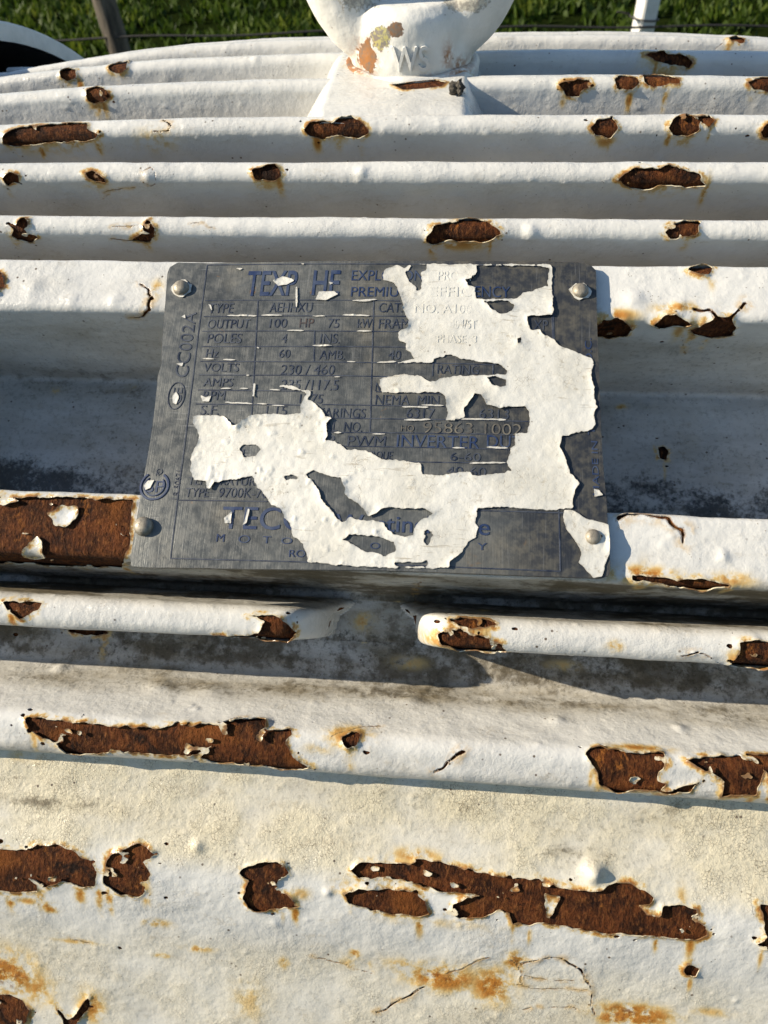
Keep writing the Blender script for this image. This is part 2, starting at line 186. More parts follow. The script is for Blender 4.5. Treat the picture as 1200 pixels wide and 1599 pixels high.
STAINS = [[18.7,1395.4,12.7,5.5,0.8],[8.0,1392.4,10.7,3.5,0.45],[-9.3,1392.9,8.7,2.5,0.35],[35.7,1396.9,7.5,7.5,0.75],[42.5,1385.9,3.5,4.0,0.9],[82.0,1402.9,12.2,4.5,0.9],[76.0,1404.9,6.0,3.0,0.8],[-133.8,1410.4,12.0,10.0,0.8],[-123.3,1414.4,7.2,7.5,0.5],[-103.5,1419.9,5.2,7.0,0.6],[-78.5,1383.4,5.7,2.0,0.5],[-108.0,1394.4,9.5,1.0,0.4],[-64.5,1392.4,5.7,1.5,0.6],[-77.0,1396.9,3.0,1.0,0.6],[-115.8,1380.4,3.7,2.5,0.7],[-123.5,1378.4,4.7,1.5,0.5],[-34.5,1395.4,2.0,2.5,0.5],[-10.3,1388.9,2.0,2.0,0.7],[-46.8,1410.9,6.7,10.0,0.3],[106.0,1398.9,8.0,2.0,0.35],[84.0,1400.9,5.0,1.0,0.6],[9.0,1350.8,8.2,2.5,0.6],[16.0,1372.9,24.7,2.5,0.25],[77.5,1301.3,9.7,2.0,0.6],[-13.8,1303.8,8.2,4.5,0.6],[-22.8,1308.3,6.2,2.0,0.3],[68.0,1217.8,2.7,2.0,0.6],[24.7,1223.3,4.0,3.0,0.8],[67.7,946.2,8.2,2.5,0.6],[88.5,944.2,8.5,3.0,0.6],[-91.8,939.2,2.7,4.1,0.5],[73.2,1129.8,11.2,2.5,0.7],[99.5,1130.3,7.2,2.5,0.5],[-185.3,466.6,3.5,4.5,0.4],[-157.3,463.1,4.5,3.5,0.6],[-155.0,566.6,3.5,4.5,0.6],[15.2,847.2,11.5,4.5,0.5],[-163.5,660.2,25.7,5.0,0.3],[-37.0,656.7,10.7,3.5,0.4],[-115.5,658.2,10.2,6.5,0.35],[89.0,752.7,14.0,4.0,0.4],[-62.5,751.7,6.5,2.5,0.4],[-132.0,751.7,5.2,2.0,0.4],[104.7,476.1,11.7,17.6,0.5],[71.2,659.7,5.0,3.0,0.5],[101.5,659.2,5.0,3.5,0.4],[14.5,1218.8,8.0,3.5,0.5],[104.7,1219.8,5.5,3.0,0.5],[-126.5,1327.8,7.0,2.5,0.3],[-28.5,1366.3,4.2,2.5,0.4],[-14.8,1362.8,4.2,3.0,0.5],[80.0,1004.3,2.7,1.5,0.5],[-150.8,1003.8,1.7,1.5,0.5],[-119.0,1000.8,2.7,1.5,0.3],[-13.5,1256.8,1.0,1.0,0.6],[28.0,1195.3,2.5,3.7,0.3],[-1.5,1178.8,2.5,1.0,0.4],[3.0,1263.3,7.0,2.5,0.4],[57.0,1261.3,6.7,2.0,0.35],[-178.2,467.7,1.7,5.0,0.68],[-158.4,466.9,1.5,6.6,0.34],[-151.4,566.4,1.9,5.9,0.57],[-140.4,659.3,1.5,3.7,0.31],[-151.8,658.3,1.8,5.7,0.65],[-142.0,659.8,1.4,5.9,0.52],[-168.5,661.3,1.2,5.5,0.72],[-180.2,661.0,1.0,4.3,0.33],[-182.0,660.5,1.1,3.3,0.31],[-46.5,659.2,1.9,5.1,0.74],[-28.0,660.6,1.0,6.0,0.45],[-37.5,660.6,1.7,3.5,0.41],[-170.3,752.9,1.3,6.1,0.38],[-132.2,753.0,0.9,5.9,0.35],[-56.5,750.2,1.8,7.4,0.57],[-156.4,849.2,1.8,5.9,0.35],[-104.4,849.3,1.7,4.5,0.43],[56.4,567.1,1.5,3.1,0.47],[84.6,567.0,1.3,5.6,0.69],[99.4,562.9,1.0,5.7,0.63],[99.7,564.5,1.0,7.3,0.7],[114.7,467.7,0.8,5.3,0.41],[107.8,467.7,1.8,5.7,0.43],[100.8,467.5,0.9,5.2,0.59],[135.5,564.8,1.9,3.9,0.31],[72.9,659.3,0.8,4.3,0.54],[95.8,658.0,1.3,4.5,0.63],[111.0,655.6,0.7,3.1,0.71],[138.1,659.3,1.5,5.2,0.63],[96.9,752.9,1.3,4.7,0.32],[83.7,754.5,2.0,4.5,0.34],[105.9,753.9,1.2,6.6,0.69],[91.5,753.4,1.2,3.1,0.33],[5.1,851.2,1.8,6.3,0.47],[4.6,849.9,1.4,5.3,0.53],[25.8,847.4,1.0,6.1,0.52],[94.5,845.9,1.9,4.7,0.36],[143.3,361.0,1.9,6.0,0.5],[-154.5,947.9,1.0,4.9,0.66],[99.8,932.2,1.5,4.4,0.36],[62.6,959.4,0.8,3.3,0.74],[90.3,952.9,1.9,6.7,0.47],[95.7,957.0,1.8,7.4,0.5],[100.7,958.9,1.5,6.1,0.43],[94.9,1030.3,0.7,3.6,0.5],[-140.2,1116.5,1.7,6.6,0.74],[-132.5,1117.4,1.6,6.6,0.73],[-124.4,1149.9,1.0,6.2,0.64],[-93.4,1148.2,1.1,4.6,0.61],[-94.0,1150.3,0.9,6.8,0.61],[-109.7,1152.1,1.6,3.6,0.5],[-122.3,1147.8,1.4,5.9,0.53],[99.4,1134.9,1.0,6.2,0.67],[74.3,1134.0,2.0,7.4,0.54],[98.8,1135.1,0.7,5.3,0.32],[99.7,1135.2,1.3,3.1,0.66],[-128.2,1218.9,1.4,6.1,0.71],[-110.4,1261.6,1.6,6.8,0.61],[-109.1,1262.0,1.7,5.0,0.55],[-45.8,1224.7,1.4,7.1,0.42],[-46.4,1226.4,1.9,3.9,0.68],[-54.7,1226.2,1.0,5.4,0.53],[19.3,1225.1,0.8,7.1,0.54],[18.6,1224.0,0.9,7.2,0.51],[34.3,1225.5,0.9,5.0,0.67],[28.6,1215.6,1.2,3.1,0.42],[24.3,1216.4,1.0,4.0,0.61],[108.4,1225.4,1.3,5.2,0.56],[107.7,1225.4,1.0,5.4,0.5],[-55.9,1319.4,1.5,5.4,0.69],[-43.4,1317.9,1.5,6.9,0.4],[-55.1,1318.1,1.1,7.2,0.4],[-42.3,1316.1,1.0,6.3,0.42],[-61.5,1317.7,1.4,6.2,0.39],[-117.7,1312.2,1.2,6.7,0.46],[-43.5,1317.5,0.9,3.3,0.35],[-12.7,1310.8,1.9,5.2,0.39],[64.6,1317.4,2.0,7.2,0.34],[62.1,1312.0,0.8,3.4,0.48],[83.0,1316.4,1.5,3.1,0.62],[110.2,1315.9,1.7,4.8,0.39],[110.0,1316.8,1.1,3.4,0.68],[101.4,1316.8,1.5,4.5,0.64],[127.9,1329.7,1.7,6.7,0.48],[127.8,1329.5,1.7,6.4,0.48],[84.7,1317.2,1.3,3.0,0.46],[-129.8,1379.8,1.6,4.5,0.6],[-104.4,1372.9,2.0,5.9,0.62],[-118.1,1375.5,1.5,6.3,0.42],[-119.5,1377.3,1.5,3.0,0.42],[-97.6,1373.3,1.4,7.4,0.56],[-119.1,1377.4,0.8,5.7,0.64],[-94.1,1373.7,1.2,7.4,0.69],[-81.0,1371.5,1.9,4.9,0.54],[-30.1,1374.2,1.3,4.2,0.72],[-34.4,1375.1,0.7,4.1,0.32],[46.4,1374.1,0.8,4.4,0.48],[41.0,1370.7,0.8,7.1,0.49],[86.0,1373.8,0.8,3.4,0.66],[96.6,1374.3,1.0,6.2,0.32],[97.6,1372.4,0.8,5.4,0.36],[96.6,1372.9,1.5,5.9,0.61],[92.8,1361.6,2.0,7.3,0.63],[7.1,1365.1,1.1,5.3,0.68],[11.0,1374.1,1.4,5.7,0.58],[6.3,1364.4,2.0,7.1,0.7],[-12.1,1369.8,1.0,3.1,0.32],[118.3,1373.6,0.8,6.0,0.55],[-127.5,1429.8,1.1,5.2,0.36],[-133.4,1439.0,1.8,6.8,0.65],[-113.7,1431.0,1.8,4.7,0.59],[-108.9,1424.8,1.8,3.8,0.59],[98.3,1388.6,0.8,3.4,0.55]]
DIRTS = [[-109.5,1342.8,29.2,3.0,0.34],[-120.8,1342.8,13.2,2.0,0.23],[18.7,1335.3,24.7,5.0,0.2],[72.0,1335.8,27.7,5.5,0.23],[66.0,1346.3,12.2,2.5,0.23],[-2.5,1331.8,41.7,3.0,0.16],[-60.0,1345.8,26.0,3.0,0.14],[101.5,1330.3,15.7,3.5,0.2],[-72.0,1283.3,35.5,6.5,0.27],[17.2,1278.3,57.2,5.0,0.25],[92.7,1277.3,34.5,5.5,0.25],[-119.0,1282.8,27.0,5.0,0.23],[54.0,1346.3,6.0,2.0,0.23],[97.0,1284.8,12.7,4.0,0.14],[-89.5,1395.4,36.2,4.5,0.14],[-22.3,1393.4,38.7,5.5,0.16],[34.2,1409.4,25.2,3.5,0.23],[63.7,1406.4,10.2,3.5,0.23],[-122.5,1401.4,18.7,2.5,0.18],[-107.0,939.7,9.5,4.0,0.11],[-136.5,936.2,12.0,3.5,0.09],[92.2,1119.8,11.2,4.0,0.09],[79.0,1124.3,5.7,2.0,0.16],[64.0,1127.3,7.5,1.5,0.18],[48.2,1359.8,12.0,1.0,0.09],[100.7,1386.9,11.7,5.0,0.14],[8.5,1412.4,13.0,4.0,0.16]]
BLISTERS = [[65.5,1351.8,4.2,3.4],[-109.0,747.7,2.6,0.9],[40.2,842.2,3.0,1.0],[-24.0,746.2,2.6,1.0],[94.7,668.2,2.5,0.6],[-154.5,561.6,2.0,0.6],[83.5,1261.8,2.2,0.7],[92.5,1288.3,2.4,0.8],[53.2,1287.8,3.0,0.8],[-63.8,1353.3,2.6,1.1],[-19.5,1364.8,1.8,0.8],[-121.8,943.7,3.2,0.6],[-137.3,938.7,4.0,0.7],[-106.3,943.7,3.0,0.7],[97.7,1123.8,2.0,0.9],[88.7,942.7,3.0,0.8],[74.0,940.2,4.0,0.9],[-87.8,460.6,2.4,0.7],[-77.5,1307.8,2.0,0.4],[-37.3,1378.4,2.0,0.5],[55.0,1163.3,2.0,0.5],[-124.5,1274.3,3.0,1.0],[-83.5,1283.3,5.0,0.9],[-64.8,1284.3,6.0,0.8],[4.2,1281.8,4.0,0.7]]
PAD_HOLE = [[-17.7,18.8],[-10.1,16.2],[0.8,13.5],[5.9,16.6],[3.9,21.4],[-4.1,23.9],[-12.3,24.4]]
PEBBLE = [11.0,28.7]
OUTLINE = [[-87.64,47.67],[-87.11,50.33],[-84.58,52.22],[-72.38,51.85],[-10.91,52.93],[55.83,54.06],[59.46,53.34],[61.35,51.08],[61.27,32.01],[61.72,8.45],[62.14,-13.84],[63.31,-34.94],[63.94,-51.06],[63.68,-54.61],[61.42,-55.7],[35.01,-56.19],[-3.61,-56.85],[-43.24,-58.13],[-77.82,-58.95],[-83.23,-58.8],[-83.51,-55.91],[-83.49,-34.56],[-83.38,-16.65],[-84.25,6.81],[-83.59,11.19],[-85.36,24.0]]
FILM = [[-10.6,44.92],[-10.41,48.78],[-6.33,51.17],[-3.59,49.91],[-1.88,50.97],[4.3,51.57],[20.78,51.8],[45.73,52.39],[46.59,50.88],[46.83,32.45],[46.85,23.76],[49.34,20.96],[53.06,19.87],[58.99,17.19],[59.98,14.88],[58.92,11.37],[60.07,6.81],[59.83,3.84],[60.78,0.03],[59.73,-2.91],[60.28,-6.67],[59.26,-8.03],[55.67,-9.03],[52.88,-9.79],[49.69,-10.99],[48.89,-14.31],[50.66,-18.58],[52.21,-23.45],[54.73,-26.32],[52.76,-30.6],[52.74,-34.35],[46.93,-35.63],[38.57,-35.35],[31.33,-35.24],[28.79,-35.76],[23.88,-35.97],[23.63,-40.75],[24.46,-42.36],[23.57,-45.27],[20.9,-47.02],[19.85,-50.11],[16.28,-53.29],[15.77,-55.12],[9.98,-55.6],[0.24,-55.86],[-11.52,-56.22],[-17.48,-55.89],[-26.89,-55.32],[-27.74,-52.71],[-29.04,-49.68],[-32.31,-47.34],[-33.75,-43.23],[-35.52,-41.83],[-37.31,-38.51],[-40.96,-37.17],[-42.51,-34.44],[-45.75,-31.54],[-47.41,-28.11],[-49.41,-28.84],[-51.45,-29.36],[-54.35,-29.69],[-59.67,-30.77],[-60.43,-32.99],[-61.53,-32.59],[-62.25,-30.43],[-66.13,-29.93],[-68.08,-26.69],[-68.42,-21.34],[-67.55,-18.38],[-67.02,-14.5],[-69.83,-10.0],[-69.76,-7.45],[-62.21,-6.98],[-59.35,-7.35],[-56.85,-10.04],[-55.15,-11.59],[-53.26,-9.46],[-49.93,-6.82],[-45.03,-6.44],[-38.59,-6.69],[-33.73,-6.31],[-34.16,-1.94],[-32.32,1.14],[-35.86,2.21],[-41.84,3.69],[-39.76,4.45],[-33.08,2.29],[-31.32,1.87],[-32.14,-0.72],[-27.57,-4.05],[-25.42,-6.74],[-23.05,-7.34],[-25.18,-9.46],[-24.71,-12.39],[-24.68,-15.09],[-21.5,-15.65],[-17.96,-18.2],[-14.44,-18.07],[-10.24,-19.03],[-6.6,-21.1],[1.59,-21.24],[5.7,-21.96],[6.49,-25.62],[13.15,-25.79],[18.52,-24.51],[21.12,-24.2],[21.96,-25.46],[28.53,-24.99],[34.06,-23.07],[32.42,-20.76],[33.0,-19.65],[33.73,-15.93],[35.32,-14.78],[34.85,-10.61],[38.87,-10.04],[39.65,-7.35],[39.6,-2.87],[38.16,-0.89],[32.66,-1.05],[30.02,-2.04],[25.9,-1.03],[24.16,2.34],[21.67,2.72],[20.13,-0.75],[18.76,-2.62],[18.87,-5.78],[17.05,-6.51],[13.36,-6.86],[14.1,-4.8],[12.96,-2.11],[12.38,1.76],[10.67,2.86],[-7.97,2.32],[-9.35,7.18],[-2.26,9.02],[4.74,8.51],[7.57,6.48],[10.66,7.74],[14.58,9.01],[25.61,9.78],[31.83,10.18],[32.22,11.59],[29.68,13.86],[22.77,14.39],[16.44,15.41],[13.41,17.24],[8.21,15.21],[8.08,13.54],[-4.0,13.23],[1.64,15.04],[0.47,16.92],[-1.57,19.03],[-1.01,20.49],[-3.87,21.64],[-4.05,24.55],[-1.15,26.57],[-0.67,29.53],[-2.54,31.96],[-3.22,36.18],[-4.48,38.93],[-5.36,42.46],[-7.47,44.46]]
FILM_HOLES = [[[-1.17,51.5],[4.36,51.75],[3.99,48.91],[2.34,48.02],[3.01,45.05],[2.47,41.23],[1.03,40.96],[0.47,43.14],[-1.81,44.55],[-2.84,48.38]],[[20.87,51.46],[21.1,48.73],[19.58,46.16],[17.65,45.28],[18.59,43.19],[20.78,42.38],[21.13,38.21],[24.87,37.86],[31.29,38.39],[34.84,38.87],[36.95,40.98],[40.14,42.29],[45.11,44.46],[45.59,50.78],[41.14,51.74],[31.76,51.61]],[[23.81,37.18],[31.3,37.98],[34.52,36.39],[33.5,33.9],[29.63,32.6],[26.38,34.59]],[[38.47,31.96],[48.31,32.56],[48.3,22.92],[44.13,24.82],[42.73,26.79],[39.58,27.12],[38.49,30.33]],[[25.85,8.62],[28.39,9.46],[31.86,8.4],[32.04,6.09],[29.86,5.41],[27.08,6.34]],[[35.43,23.42],[36.47,23.84],[36.15,21.84],[35.45,21.67]],[[-53.2,-18.63],[-51.6,-17.22],[-47.72,-17.08],[-45.27,-18.72],[-47.22,-21.4],[-51.05,-21.76]],[[-30.44,-27.02],[-27.92,-25.18],[-24.67,-26.8],[-19.24,-27.68],[-17.29,-31.49],[-17.34,-33.42],[-12.42,-36.63],[-9.15,-39.86],[-7.77,-39.6],[-4.32,-37.14],[0.3,-37.16],[7.67,-36.85],[10.72,-38.19],[9.21,-39.92],[6.68,-40.86],[5.02,-43.21],[5.16,-45.68],[3.01,-46.19],[-1.38,-45.56],[-4.57,-42.38],[-7.62,-41.68],[-11.63,-41.65],[-14.72,-40.73],[-17.42,-42.31],[-19.79,-40.53],[-22.05,-37.88],[-24.75,-35.01],[-25.65,-31.83],[-27.56,-29.09]],[[-16.74,-48.1],[-14.91,-45.95],[-12.3,-46.04],[-8.89,-46.3],[-4.28,-46.72],[-1.23,-48.02],[-0.47,-50.64],[-3.3,-52.6],[-5.93,-51.7],[-9.9,-51.48],[-12.4,-49.96]],[[8.1,-44.18],[8.72,-43.33],[10.4,-44.08],[10.78,-45.09],[10.2,-46.82],[9.12,-48.64],[7.95,-47.6],[8.3,-45.54]],[[-0.82,-54.43],[9.23,-53.63],[9.31,-55.16],[0.23,-55.59]],[[-37.4,-28.02],[-35.06,-27.2],[-32.57,-27.83],[-32.82,-28.79],[-34.93,-28.43],[-36.62,-28.86]]]
CORNER = [[50.22,-35.15],[52.79,-35.38],[55.99,-37.31],[63.74,-39.02],[63.68,-48.42],[62.76,-50.45],[61.43,-55.11],[58.93,-55.88],[57.39,-53.99],[54.59,-51.49],[55.56,-48.13],[53.38,-44.21],[50.84,-40.94],[49.89,-37.57]]
CORNER_HOLES = [[[56.9,-42.03],[57.86,-40.97],[59.77,-41.23],[61.64,-42.83],[60.66,-44.89],[58.12,-45.68],[57.06,-44.72]]]
BITS = [[[-48.84,44.24],[-45.63,46.02],[-42.52,45.2],[-41.3,44.35],[-43.77,42.77],[-46.72,42.12]],[[-32.24,39.8],[-27.07,40.31],[-25.63,39.06],[-29.7,36.45],[-33.08,36.81]],[[-29.27,44.11],[-27.5,43.54],[-28.76,42.67]],[[-78.13,-0.2],[-77.1,1.26],[-75.82,-0.92],[-76.42,-3.29],[-77.72,-2.94]],[[-78.4,11.4],[-76.23,11.86],[-76.42,10.64]],[[-79.63,29.84],[-78.47,30.71],[-78.02,29.2]],[[-82.86,-32.34],[-81.74,-30.45],[-79.75,-30.38],[-80.62,-32.98],[-82.05,-33.77]],[[-48.09,-43.14],[-47.58,-38.87],[-46.99,-39.2],[-47.33,-43.81],[-48.61,-44.57]],[[-54.73,-42.36],[-52.6,-40.14],[-52.45,-44.03],[-54.37,-44.11]],[[-68.63,0.08],[-66.7,-0.65],[-64.63,0.2],[-65.4,-2.18],[-67.58,-2.24]],[[-70.68,34.85],[-69.64,34.45],[-68.76,31.92],[-69.9,33.59]],[[-62.84,49.69],[-60.12,49.46],[-61.18,48.75]],[[59.32,-27.83],[60.93,-28.11],[62.19,-29.81],[59.6,-30.4]],[[-40.11,51.32],[-38.46,51.51],[-38.54,50.81]],[[-40.66,41.79],[-39.93,41.97],[-39.21,33.33],[-39.74,34.16]],[[-50.98,4.53],[-50.33,4.55],[-50.21,-0.16],[-50.79,-0.18]]]
DASHES = [[[-63.42,30.33],[-52.9,30.29]],[[-51.43,30.49],[-43.98,30.55]],[[-33.59,30.43],[-29.16,30.43]],[[-23.33,30.97],[-14.17,30.82]],[[-41.88,24.7],[-35.98,24.67]],[[-20.47,36.62],[-13.85,36.58]],[[-18.09,24.81],[-13.02,24.92]],[[-70.16,13.64],[-65.69,13.51]],[[-62.72,13.42],[-58.28,13.37]],[[-59.92,-2.4],[-50.48,-2.74]],[[-49.05,-2.7],[-45.44,-2.82]],[[-43.96,-3.24],[-39.66,-3.34]],[[-24.25,7.48],[-22.11,7.54]],[[-20.43,13.29],[-17.56,13.28]],[[-62.04,2.64],[-58.4,2.74]],[[-55.5,2.83],[-52.59,2.75]],[[-12.06,37.2],[-18.63,36.57]],[[-10.4,13.15],[-4.03,13.71]],[[-0.32,-7.22],[8.28,-6.79]],[[4.92,-1.75],[12.18,-1.68]],[[13.75,-6.24],[32.14,-5.88]],[[-10.37,-12.43],[-5.89,-12.21]],[[15.52,-16.21],[19.57,-16.14]],[[27.64,-15.78],[32.99,-15.59]],[[-22.55,-12.32],[-20.11,-12.31]],[[-45.32,2.49],[-41.69,2.28]],[[-53.9,7.63],[-52.81,7.66]],[[-32.51,19.02],[-25.97,19.02]],[[-1.29,-2.55],[7.38,-2.44]],[[21.09,-21.25],[32.42,-20.54]],[[26.29,-15.61],[32.99,-15.59]],[[-51.49,18.17],[-50.56,17.78]]]
TEXTS = [["TEXP",-57.99,38.24,17.59,10.1,0,"bold"],["HE",-34.81,38.65,9.36,10.03,0,"bold"],["EXPLOSION",-21.49,44.75,24.57,4.13,0,"mid"],["PREMIUM",-21.2,38.38,20.02,3.81,0,"mid"],["EFFICIENCY",8.4,38.9,24.16,4.29,0,"mid"],["PROOF",8.12,45.22,12.21,3.83,0,"white"],["EFFICI",5.8,38.86,15.16,3.78,0,"white"],["TYPE",-70.28,31.38,8.6,3.81,0,""],["AEHHXU",-48.89,31.8,14.71,3.79,0,""],["CAT.",-11.28,32.29,8.06,3.74,0,""],["NO. A1001",0.92,32.28,20.67,3.48,0,"white"],["OUTPUT",-69.91,25.34,14.81,3.51,0,""],["100",-48.22,25.8,6.0,3.49,0,""],["HP",-37.81,26.03,4.85,3.47,0,"rust"],["75",-28.11,25.99,3.73,3.46,0,""],["kW",-18.05,26.2,4.79,3.46,0,""],["FRAME",-10.86,26.11,12.53,3.7,0,""],["404/5T",13.03,26.63,8.74,3.42,0,"white"],["XP",40.56,27.22,4.61,3.64,0,""],["POLES",-69.12,19.64,11.82,3.71,0,""],["4",-43.37,19.99,1.76,3.43,0,""],["INS.",-30.2,20.05,6.53,3.67,0,""],["PHASE  3",8.99,21.21,12.94,2.9,0,"white"],["Hz",-68.83,14.24,4.22,3.18,0,""],["60",-43.65,14.39,3.72,3.14,0,""],["AMB.",-29.87,14.01,8.44,3.37,0,""],["40",-6.86,14.59,4.05,3.35,0,""],["VOLTS",-68.98,8.9,12.12,3.14,0,""],["230 / 460",-42.32,8.18,17.92,3.58,0,""],["RATING",9.52,9.81,13.38,3.29,0,""],["AMPS",-68.22,3.41,10.08,3.1,0,""],["235 /117.5",-41.71,2.51,19.08,3.77,0,""],["NO",-10.33,2.95,3.59,3.03,0,""],["RPM",-67.75,-1.54,7.42,3.29,0,""],["1775",-34.99,-2.19,7.67,3.25,0,""],["NEMA  MIN.",-9.99,-1.9,21.48,3.46,0,""],["S.F.",-67.87,-6.92,6.29,3.48,0,""],["1.15",-45.65,-6.69,6.84,3.23,0,""],["BEARINGS",-30.26,-7.12,17.27,3.44,0,""],["6317",0.32,-6.37,8.9,3.41,0,""],["6313",23.57,-5.63,9.37,3.39,0,""],["SERIAL  NO.",-31.7,-11.95,18.02,3.4,0,""],["HQ",-1.04,-11.37,4.12,2.46,0,"pale"],["95863 1002",5.97,-11.36,31.1,3.81,0,"pale"],["FOR  PWM",-31.61,-17.12,25.75,3.81,0,""],["INVERTER",-2.17,-16.53,26.06,4.22,0,"mid"],["DUTY",26.29,-15.53,14.44,4.18,0,"mid"],["TORQUE",-14.17,-21.6,10.87,3.3,0,""],["6-60",14.95,-20.53,9.46,2.84,0,""],["40-60",13.95,-25.55,12.2,3.02,0,""],["TEMPERATURE",-68.44,-31.55,23.7,2.62,0,""],["TYPE",-68.68,-35.71,7.56,3.04,0,""],["9700K-70",-57.79,-35.49,15.79,3.25,0,""],["MAXIMUM",-68.32,-22.01,17.0,2.91,0,""],["TECO",-55.58,-45.86,27.54,7.41,0,"serif"],["Westinghouse",-19.45,-46.77,47.33,7.08,0,"serif"],["M",-56.47,-50.09,2.46,2.5,0,"mid"],["O",-49.48,-50.19,3.67,2.49,0,"mid"],["T",-41.75,-50.05,2.63,2.27,0,"mid"],["O",-35.88,-49.99,3.44,2.06,0,"mid"],["O",-8.2,-50.38,2.97,2.04,0,"mid"],["M",-0.07,-50.82,2.76,2.44,0,"mid"],["Y",24.27,-49.1,2.91,2.23,0,"mid"],["RO",-33.04,-53.98,5.02,2.25,0,"mid"],["CC002A",-73.98,6.6,25.14,4.42,90,""],["LR 50671",-70.85,-36.66,9.82,1.89,90,""],["CE",-75.01,-2.94,5.66,3.06,90,""],["R",-79.52,-28.67,1.07,1.55,0,""],["MADE IN",61.09,-29.85,18.16,1.93,90,"small"],["TAIWAN R.O.C.",60.04,-9.55,34.34,2.19,90,"small"],["SP",-82.0,-34.5,5.94,3.94,0,"mid"]]
LINES = [[[-73.44,51.04],[-70.45,-55.92]],[[-73.44,51.04],[46.59,52.15]],[[46.59,52.15],[49.22,-54.32]],[[-70.45,-55.92],[49.22,-54.32]],[[-72.12,36.45],[-13.15,37.01]],[[-13.15,37.01],[-4.36,36.92]],[[-71.69,30.08],[-0.75,31.01]],[[-71.35,24.31],[-0.42,25.12]],[[-70.97,18.36],[-0.09,19.31]],[[-70.4,12.74],[0.25,13.34]],[[-70.14,7.67],[-2.64,8.31]],[[-69.81,2.18],[-30.92,2.12]],[[-10.1,2.72],[11.3,2.65]],[[-69.73,-3.01],[-34.28,-2.87]],[[-27.29,-2.42],[12.54,-1.9]],[[-25.38,-7.19],[40.24,-5.99]],[[-24.94,-12.17],[40.28,-10.65]],[[-24.31,-16.87],[35.34,-15.87]],[[-14.16,-21.82],[34.41,-20.68]],[[-53.28,36.79],[-50.36,-6.84]],[[-32.38,24.66],[-31.51,13.01]],[[-13.18,37.51],[-10.96,-11.93]],[[8.08,13.54],[8.09,8.83]],[[27.59,14.05],[27.69,9.83]],[[-70.4,-36.86],[-41.67,-36.34]],[[23.9,-36.59],[55.04,-35.91]],[[0.23,13.58],[28.64,13.84]],[[46.62,32.45],[46.85,24.0]]]
RIVETS = [[-81.31,41.2,2.87],[55.94,42.47,2.66],[-80.54,-46.09,3.08],[58.97,-43.29,2.44]]
OVAL = [-76.96,-0.16,2.8000000000000003,4.84]
RING = [-79.39,-32.2,4.62]

# ---------------------------------------------------------------- small numeric helpers
def _hash(ix, iy, s):
    h = (ix.astype(np.int64) * 374761393 + iy.astype(np.int64) * 668265263 + s * 1442695041) & 0xffffffff
    h = ((h ^ (h >> 13)) * 1274126177) & 0xffffffff
    return ((h ^ (h >> 16)) & 0xffffff) / float(0xffffff)
def vnoise(x, y, s=0):
    x0 = np.floor(x); y0 = np.floor(y); fx = x - x0; fy = y - y0
    fx = fx * fx * fx * (fx * (fx * 6 - 15) + 10); fy = fy * fy * fy * (fy * (fy * 6 - 15) + 10)
    a = _hash(x0, y0, s); b = _hash(x0 + 1, y0, s); c = _hash(x0, y0 + 1, s); d = _hash(x0 + 1, y0 + 1, s)
    return (a * (1 - fx) + b * fx) * (1 - fy) + (c * (1 - fx) + d * fx) * fy
def fbm(x, y, s=0, oct=4):
    v = 0; a = .5
    for k in range(oct):
        v = v + a * (vnoise(x * 2 ** k + 17.3 * k, y * 2 ** k + 9.1 * k, s + k) - .5) * 2; a *= .5
    return v                                                    # about -1 .. 1
def poly_sdf(x, y, poly):
    """signed distance, positive inside"""
    p = np.array(poly, float); q = np.roll(p, -1, 0)
    d2 = np.full(x.shape, 1e18); ins = np.zeros(x.shape, bool)
    for (ax, ay), (bx, by) in zip(p, q):
        ex, ey = bx - ax, by - ay; wx, wy = x - ax, y - ay
        L = ex * ex + ey * ey
        if L < 1e-12: continue
        t = np.clip((wx * ex + wy * ey) / L, 0, 1)
        d2 = np.minimum(d2, (wx - t * ex) ** 2 + (wy - t * ey) ** 2)
        c = ((ay <= y) & (by > y)) | ((by <= y) & (ay > y))
        if by != ay: ins ^= c & (x < ax + (y - ay) / (by - ay) * ex)
    d = np.sqrt(d2); return np.where(ins, d, -d)
def line_dist(x, y, pts):
    d2 = np.full(x.shape, 1e18)
    for (ax, ay), (bx, by) in zip(pts[:-1], pts[1:]):
        ex, ey = bx - ax, by - ay; L = ex * ex + ey * ey
        if L < 1e-9: continue
        t = np.clip(((x - ax) * ex + (y - ay) * ey) / L, 0, 1)
        d2 = np.minimum(d2, (x - ax - t * ex) ** 2 + (y - ay - t * ey) ** 2)
    return np.sqrt(d2)

# ---------------------------------------------------------------- mesh helpers
def link(name, me, mat=None, parent=None):
    o = bpy.data.objects.new(name, me); COL.objects.link(o)
    if mat is not None and me is not None: me.materials.append(mat)
    if parent is not None: o.parent = parent
    return o
def tag(o, label, cat=None, group=None, kind=None):
    o['label'] = label
    if cat: o['category'] = cat
    if group: o['group'] = group
    if kind: o['kind'] = kind
    return o
def mesh_arrays(name, verts, loops, starts, totals, attrs=None, smooth_on=True):
    me = bpy.data.meshes.new(name)
    me.vertices.add(len(verts)); me.vertices.foreach_set('co', np.asarray(verts, np.float32).ravel())
    me.loops.add(len(loops)); me.loops.foreach_set('vertex_index', np.asarray(loops, np.int32))
    me.polygons.add(len(starts)); me.polygons.foreach_set('loop_start', np.asarray(starts, np.int32))
    try: me.polygons.foreach_set('loop_total', np.asarray(totals, np.int32))
    except Exception: pass
    me.polygons.foreach_set('use_smooth', np.full(len(starts), bool(smooth_on)))
    for k, v in (attrs or {}).items():
        a = me.attributes.new(k, 'FLOAT', 'POINT'); a.data.foreach_set('value', np.asarray(v, np.float32))
    me.update(calc_edges=True); me.validate()
    return me
